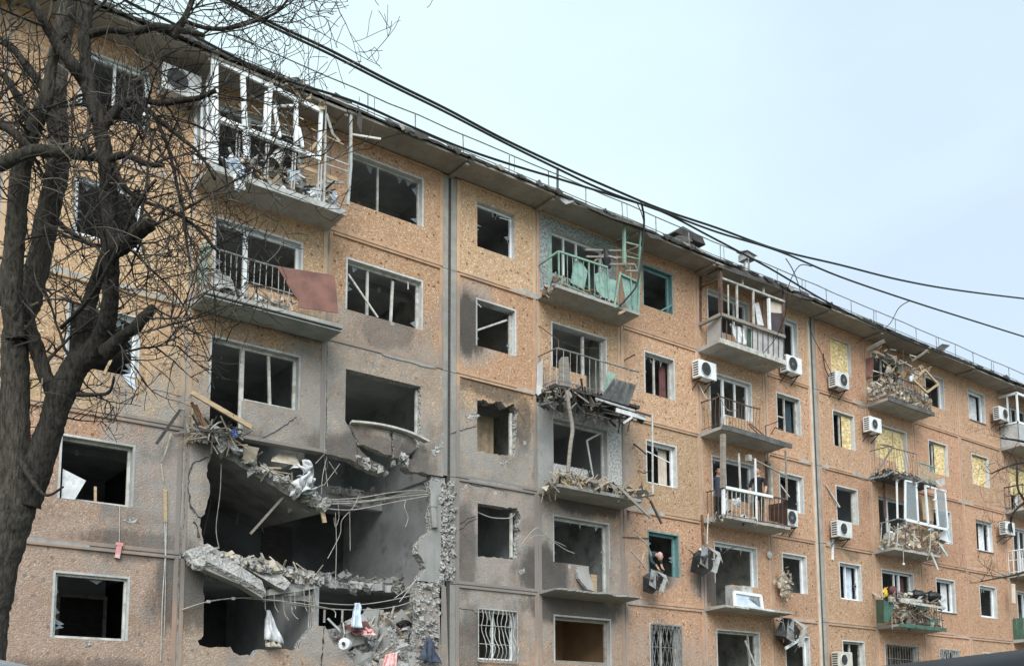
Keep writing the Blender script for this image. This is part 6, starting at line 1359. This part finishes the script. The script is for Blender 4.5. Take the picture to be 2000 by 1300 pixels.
# ------------------------------------------------------------------ bare tree in front of the left end
def limb(m, pts, d0, mi=0, n=9, tw=0.0, seed=0):
    P_ = []; rs = []
    dd = [p[3] if len(p) > 3 else d0 for p in pts]
    c3 = [pd(p[0], p[1], d) for p, d in zip(pts, dd)]; rr = [p[2]*(.83 if p[2] > 20 else .92)*d/FPX for p, d in zip(pts, dd)]
    NS = 14 if n > 20 else 5; sp = smooth_path(c3, NS); out = []
    for i, p in enumerate(sp):
        t = i/NS; k = min(int(t), len(rr)-2); r_ = rr[k]+(rr[k+1]-rr[k])*(t-k)
        w_ = Vector((noise.noise(p*2.2+Vector((seed, 0, 0))), noise.noise(p*2.2+Vector((0, seed, 5))), 0))*r_*.14
        out.append(p+w_); rs.append(r_*(1+.09*noise.noise(p*5+Vector((seed, 3, 0)))))
    m.tube(out, rs, n, mi); return list(zip(out, rs))
tb = pd(-40, 1500, 10.4); base = Vector((tb.x, tb.y, 0))
tree = empty('bare_tree', base, 'large bare dark tree with forked trunks at the left edge', 'tree')
LIMBS = [  # (px, py, radius px, distance)
 [(-85, 1700, 54), (-54, 1430, 46), (-34, 1300, 42), (-20, 1190, 41), (-4, 1110, 42), (14, 1040, 43), (32, 985, 43), (36, 940, 40)],
 [(30, 985, 40), (27, 900, 32), (28, 800, 30), (30, 700, 29), (34, 640, 27, 10.5), (52, 590, 27, 10.6), (70, 540, 24, 10.7), (92, 430, 24, 10.8), (112, 330, 22, 10.8), (110, 210, 19, 10.9), (116, 110, 18, 11), (132, 10, 17, 11), (142, -70, 15, 11)],
 [(32, 660, 22, 10.3), (22, 560, 19, 10.2), (30, 450, 19, 10.2), (42, 330, 17, 10.2), (66, 255, 16, 10.1), (92, 190, 13, 10), (104, 120, 9, 10), (128, 60, 6, 9.9)],
 [(50, 985, 34), (78, 900, 29), (97, 840, 28), (118, 775, 28), (150, 715, 27), (185, 682, 24), (205, 640, 17, 10.3), (214, 590, 15, 10.2), (215, 520, 15, 10.1), (214, 470, 16, 10.1), (214, 400, 16, 10.1), (208, 320, 15, 10), (196, 250, 14, 10), (186, 215, 13, 10), (168, 165, 12, 10), (142, 125, 12, 9.9), (108, 78, 10, 9.9), (76, 25, 9, 9.8), (40, -40, 8, 9.8)],
 [(150, 715, 20, 10.5), (163, 640, 14, 10.5), (180, 570, 13, 10.5), (200, 515, 12, 10.3), (214, 480, 12, 10.2)],
 [(187, 225, 12, 10), (176, 170, 12, 10.1), (166, 110, 11, 10.2), (164, 60, 12, 10.3), (172, 0, 12, 10.4), (185, -70, 10, 10.4)],
 [(215, 492, 17, 10), (240, 478, 17, 9.9), (262, 458, 16, 9.8), (286, 442, 14, 9.7), (300, 436, 13, 9.7)],
 [(205, 690, 16, 10.2), (235, 660, 12, 10.1), (262, 640, 11, 10), (284, 615, 10, 10), (301, 597, 6, 10)],
 [(112, 775, 18, 10.4), (88, 728, 14, 10.4), (66, 662, 14, 10.4), (46, 622, 15, 10.4), (10, 585, 14, 10.5), (-40, 560, 12, 10.6)],
 [(206, 308, 11, 10), (165, 303, 12, 10), (120, 298, 12, 9.9), (72, 294, 12, 9.9), (38, 303, 12, 9.8), (0, 322, 12, 9.8), (-50, 350, 10, 9.8)],
 [(62, 296, 9, 9.9), (40, 272, 9, 9.9), (18, 252, 9, 9.9), (-20, 235, 8, 9.9)],
 [(204, 318, 8, 10), (236, 303, 7, 9.9), (262, 309, 6, 9.9), (292, 322, 5, 9.8), (322, 322, 4, 9.8)],
 [(200, 255, 9, 10), (226, 216, 8, 10), (252, 198, 8, 10), (276, 196, 6, 9.9), (318, 202, 6, 9.9), (352, 196, 6, 9.8), (385, 192, 5, 9.8), (420, 178, 4, 9.7)],
 [(270, 198, 5, 9.9), (300, 225, 5, 9.8), (345, 262, 4, 9.8), (390, 300, 3, 9.7), (420, 350, 3, 9.7)],
 [(164, 70, 8, 10.3), (210, 58, 7, 10.2), (260, 62, 7, 10.2), (310, 52, 7, 10.1), (355, 60, 6, 10), (400, 70, 4, 10)],
 [(340, 75, 6, 10), (356, 45, 6, 10), (368, 20, 5, 10), (385, -20, 5, 10)],
 [(358, 40, 4, 10), (400, 55, 4, 10), (440, 57, 4, 9.9), (490, 45, 3, 9.9), (540, 25, 2.5, 9.8), (565, -5, 2, 9.8)],
 [(300, 225, 4, 9.8), (330, 290, 3.5, 9.8), (350, 380, 3, 9.8), (362, 450, 2.5, 9.7), (372, 520, 2, 9.7)],
 [(215, 300, 6, 10), (240, 360, 5, 9.9), (275, 390, 4, 9.9), (330, 410, 3.5, 9.8), (380, 440, 3, 9.8), (425, 490, 2, 9.7)],
 [(110, 205, 9, 10.9), (60, 140, 8, 11), (20, 90, 7, 11), (-30, 70, 6, 11)], [(66, 255, 8, 10.1), (40, 200, 7, 10), (10, 150, 6, 10), (-30, 120, 5, 10)],
 [(96, 420, 6, 10.8), (140, 455, 5, 10.7), (190, 480, 4, 10.6), (230, 470, 3, 10.5)], [(120, 640, 4, 10.3), (190, 560, 4, 9.8), (270, 400, 4, 9.5), (305, 350, 3, 9.4)],
 [(40, 900, 9, 10.2), (85, 965, 3, 10), (125, 950, 2, 9.9)], [(150, 770, 5, 10.3), (185, 770, 4, 10.2), (212, 765, 3, 10.1), (222, 735, 2.5, 10)],
]
mt = MB(); allpts = []; VC = []; VR = []
for i, l in enumerate(LIMBS):
    nn_ = 26 if i < 9 else 8; pts = limb(mt, l, 10.4, 0 if i in (3, 4, 5, 6, 7, 8, 12, 13) or i > 10 else 1, nn_, seed=i*3.7)
    for p_, r__ in pts: VC += [p_]*nn_; VR += [r__]*nn_
    if i > 0: allpts += [(p, r_, i) for p, r_ in pts[1:]]
for i, v_ in enumerate(mt.v):          # fissured bark
    p = Vector(v_); q = Vector((p.x*21, p.y*21, p.z*4.5)); k_ = .016*(1-2*abs(noise.noise(q)))+.010*noise.noise(q*2.1)
    d_ = Vector((noise.noise(p*1.3), noise.noise(p*1.3+Vector((7, 0, 0))), 0))*.012
    rr_ = VR[i]; mt.v[i] = tuple(p+(p-VC[i]).normalized()*k_*min(1, rr_/.09)+d_)
under(mt.build('trunk', [M['bark'], M['barklight']], smooth=True), tree)
gt = random.Random(99); mc = MB(); ntw = [0]
def twig(p, d, L, r_, lev):
    ntw[0] += 1; n = (9, 7, 6, 5)[lev]; pts = [p]; q = Vector(p); dd = Vector(d).normalized(); kids = []
    curl = Vector((gt.uniform(-1, 1), gt.uniform(-1, 1), gt.uniform(-.6, 1.0)))*.38
    for i in range(n):
        dd = (dd+curl*(2.2/n)+Vector((gt.uniform(-1, 1), gt.uniform(-1, 1), gt.uniform(-1, 1)))*.20).normalized()
        q = q+dd*L/n; pts.append(q.copy()); kids.append((q.copy(), dd.copy()))
    rs = [max(.0034, r_*(1-.75*i/n)) for i in range(n+1)]
    mc.tube(pts, rs, 4 if lev < 1 else 3, 1 if gt.random() < .18 else 0, cap=False)
    if lev >= 3 or (lev == 2 and gt.random() < .6): return
    for kq, kd in kids:
        for _ in range(1 if gt.random() < (.8, .55, .4)[lev] else 0):
            side_ = kd.cross(Vector((gt.uniform(-1, 1), gt.uniform(-1, 1), gt.uniform(-1, 1)))).normalized()
            twig(kq, kd*.55+side_*.9+Vector((0, 0, .12)), L*gt.uniform(.38, .66), r_*.62, lev+1)
cand = [(p, r_, i) for p, r_, i in allpts if r_ < .115]
for k in range(56):
    p, r_, i = gt.choice(cand)
    if p.z < 4.6 and gt.random() < .8: continue
    d = RGT*gt.uniform(-.75, .95)+FWD*gt.uniform(-.7, .7)+Vector((0, 0, gt.uniform(-.45, .85)))
    twig(p, d, gt.uniform(.7, 1.7), min(r_*.4, gt.uniform(.012, .021)), 0)
# sprays reaching right over the sky and down in front of the wall
for x_, y_, dx, dz, L in [(400, 70, 1, .3, 1.6), (430, 58, 1, .5, 1.3), (480, 48, 1, .6, 1.2), (360, 45, .5, 1, 1.3), (330, 60, .8, .6, 1.4), (418, 180, .9, -.3, 1.1), (385, 192, .8, .5, 1.2), (330, 290, .4, -1, 1.3), (380, 300, .7, -.7, 1.1), (350, 380, .3, -1, 1.1), (380, 440, .7, -.6, .9), (300, 225, .9, .1, 1.2), (270, 395, .6, -.6, 1.0), (300, 320, .9, .3, 1.1), (540, 25, 1, .3, .7), (500, 40, .9, -.2, .8)]:
    for _ in range(1 if x_ > 390 else 2): twig(pd(x_, y_, 9.85), RGT*dx+Vector((0, 0, dz))+FWD*gt.uniform(-.4, .3), L*gt.uniform(.8, 1.1), .009, 0 if _ == 0 else 1)
under(mc.build('crown', [M['twig'], M['twiglight']], kind='stuff'), tree)
# second bare tree just outside the right edge, its twigs reaching in
b2 = Vector((40.5, -9.0, 0)); q0 = px(2035, 1050, -5); t2 = empty('bare_tree', (q0.x+.4, -5, 0), 'thin bare tree at the right edge with twigs over the corner balconies', 'tree')
m2 = MB(); m2.tube(smooth_path([(q0.x+.4, -5, 0), (q0.x+.3, -5, 3), (q0.x+.1, -5, 6), (q0.x+.5, -5, 9.5)], 5), [.14-.006*i for i in range(16)], 8)
l2 = [[(2030, 1000), (1990, 960), (1985, 900), (1965, 880)], [(2030, 900), (1985, 905), (1950, 918), (1935, 925)], [(2040, 960), (1995, 985), (1975, 1010), (1978, 1040)], [(2030, 870), (1990, 860), (1955, 855)], [(2040, 1100), (1990, 1120), (1950, 1128), (1915, 1135)]]
starts = []
for l in l2:
    P_ = smooth_path([px(x, y, -5+.3*i) for i, (x, y) in enumerate(l)], 4); m2.tube(P_, [.05-.0027*i for i in range(len(P_))], 6); starts += P_[3:]
under(m2.build('trunk', M['bark'], smooth=True), t2); mc = MB()
for k in range(34): twig(gt.choice(starts), RGT*gt.uniform(-1, .2)+Vector((0, 0, gt.uniform(-.6, .9)))+FWD*gt.uniform(-.5, .5), gt.uniform(.6, 1.3), .012, 1)
under(mc.build('crown', [M['twig'], M['twiglight']], kind='stuff'), t2)

# ------------------------------------------------------------------ parked vehicles, only the roofs reach into the frame
def vehicle(name, label, cat, origin, heading, L, W, prof, glass, paint, wheel_x, rails=False):
    """prof: side outline (x, z) of the painted body; glass: side window outlines"""
    root = empty(name, origin, label, cat); root.rotation_euler[2] = heading
    def part(m, nm, mat, par=root, **kw): return m.build(nm, M[mat], par, **kw)
    m = MB(); n = len(prof); secs = []
    zmax = max(z for x, z in prof)
    for s, ins in ((-1, 0), (-.86, 0), (.86, 0), (1, 0)):
        ring = []
        for x, z in prof:
            tum = max(0, (z-.95))/max(.1, zmax-.95); yy = s*W/2*(1-.13*tum)
            zz = z-(.09*tum if abs(s) == 1 else 0); xx = x*(1-.03*(abs(s) == 1))
            ring.append((xx, yy, zz))
        secs.append(ring)
    m.v = [p for r_ in secs for p in r_]
    for k in range(3):
        for i in range(n): m.f.append((k*n+i, k*n+(i+1) % n, (k+1)*n+(i+1) % n, (k+1)*n+i)); m.m.append(0)
    m.f += [tuple(range(n)), tuple(range(3*n, 4*n))[::-1]]; m.m += [0, 0]
    body = part(m, 'body', paint, bevel=.05, smooth=True)
    for s in (-1, 1):
        for gl in glass:
            t = [max(0, z-.95)/max(.1, zmax-.95) for x, z in gl]
            mm = MB(); mm.sheet([(x, s*(W/2*(1-.13*tt)+.004), z) for (x, z), tt in zip(gl, t)], .006); part(mm, 'side_window', 'carglass')
        for wx in wheel_x:
            w_ = part(MB().tube([(wx, s*(W/2-.2), .34), (wx, s*(W/2+.01), .34)], .34, 20), 'wheel', 'tyre')
            MB().tube([(wx, s*(W/2-.05), .34), (wx, s*(W/2+.02), .34)], .2, 14).build('rim', M['rim'], w_)
        part(MB().obox((L/2-.04, s*W*.36, .8), (.1, .3, .16)), 'headlight', 'white'); part(MB().obox((-L/2+.03, s*W*.38, .95), (.1, .2, .3)), 'tail_light', 'lampred')
        part(MB().obox((L*.22, s*(W/2+.1), 1.05), (.12, .2, .16)), 'wing_mirror', 'black')
        if rails: part(MB().tube([(L*.12, s*W*.36, zmax-.05), (L*.08, s*W*.36, zmax+.045), (-L*.3, s*W*.36, zmax+.045), (-L*.36, s*W*.36, zmax-.05)], .02, 6), 'roof_rail', 'black')
    part(MB().obox((L/2-.02, 0, .42), (.12, W*.9, .2)), 'bumper', 'black'); part(MB().obox((-L/2+.02, 0, .45), (.12, W*.9, .2)), 'bumper', 'black')
    return root
VAN = [(-2.4, .35), (-2.45, 1.0), (-2.38, 1.7), (-2.22, 2.08), (-1.9, 2.2), (-.8, 2.24), (.4, 2.22), (.95, 2.1), (1.4, 1.6), (1.75, 1.15), (2.35, .95), (2.45, .6), (2.42, .35)]
VG = [[(.2, 1.25), (1.45, 1.2), (.95, 1.9), (.2, 1.92)], [(-1.0, 1.25), (.1, 1.25), (.1, 1.92), (-1.0, 1.92)], [(-2.2, 1.25), (-1.1, 1.25), (-1.1, 1.92), (-2.1, 1.9)]]
SUV = [(-2.2, .4), (-2.25, 1.0), (-2.1, 1.5), (-1.85, 1.80), (-1.4, 1.88), (-.3, 1.91), (.45, 1.87), (.85, 1.7), (1.3, 1.2), (2.05, 1.05), (2.22, .8), (2.2, .4)]
SG = [[(.1, 1.15), (1.15, 1.15), (.72, 1.65), (.1, 1.68)], [(-.9, 1.15), (.0, 1.15), (.0, 1.68), (-.9, 1.68)], [(-1.9, 1.15), (-1.0, 1.15), (-1.0, 1.68), (-1.75, 1.62)]]
def ground_at(x, y, h):          # where the ray through a pixel reaches height h
    v = ray(x, y); return CAM+v*((h-CAM.z)/v.z)
a = ground_at(12, 1279, 2.15)
hd = math.atan2(RGT.y, RGT.x)
vehicle('parked_van', 'silver blue van whose roof shows at the lower left corner', 'van', Vector((a.x, a.y, 0))-RGT*1.02, hd, 4.9, 1.95, VAN, VG, 'silver', (-1.5, 1.5))
a = ground_at(1925, 1280, 1.91)
vehicle('parked_car', 'dark car whose roof shows at the lower right corner', 'car', Vector((a.x, a.y, 0))+RGT*1.05, hd+R(12), 4.5, 1.85, SUV, SG, 'darkcar', (-1.4, 1.4))
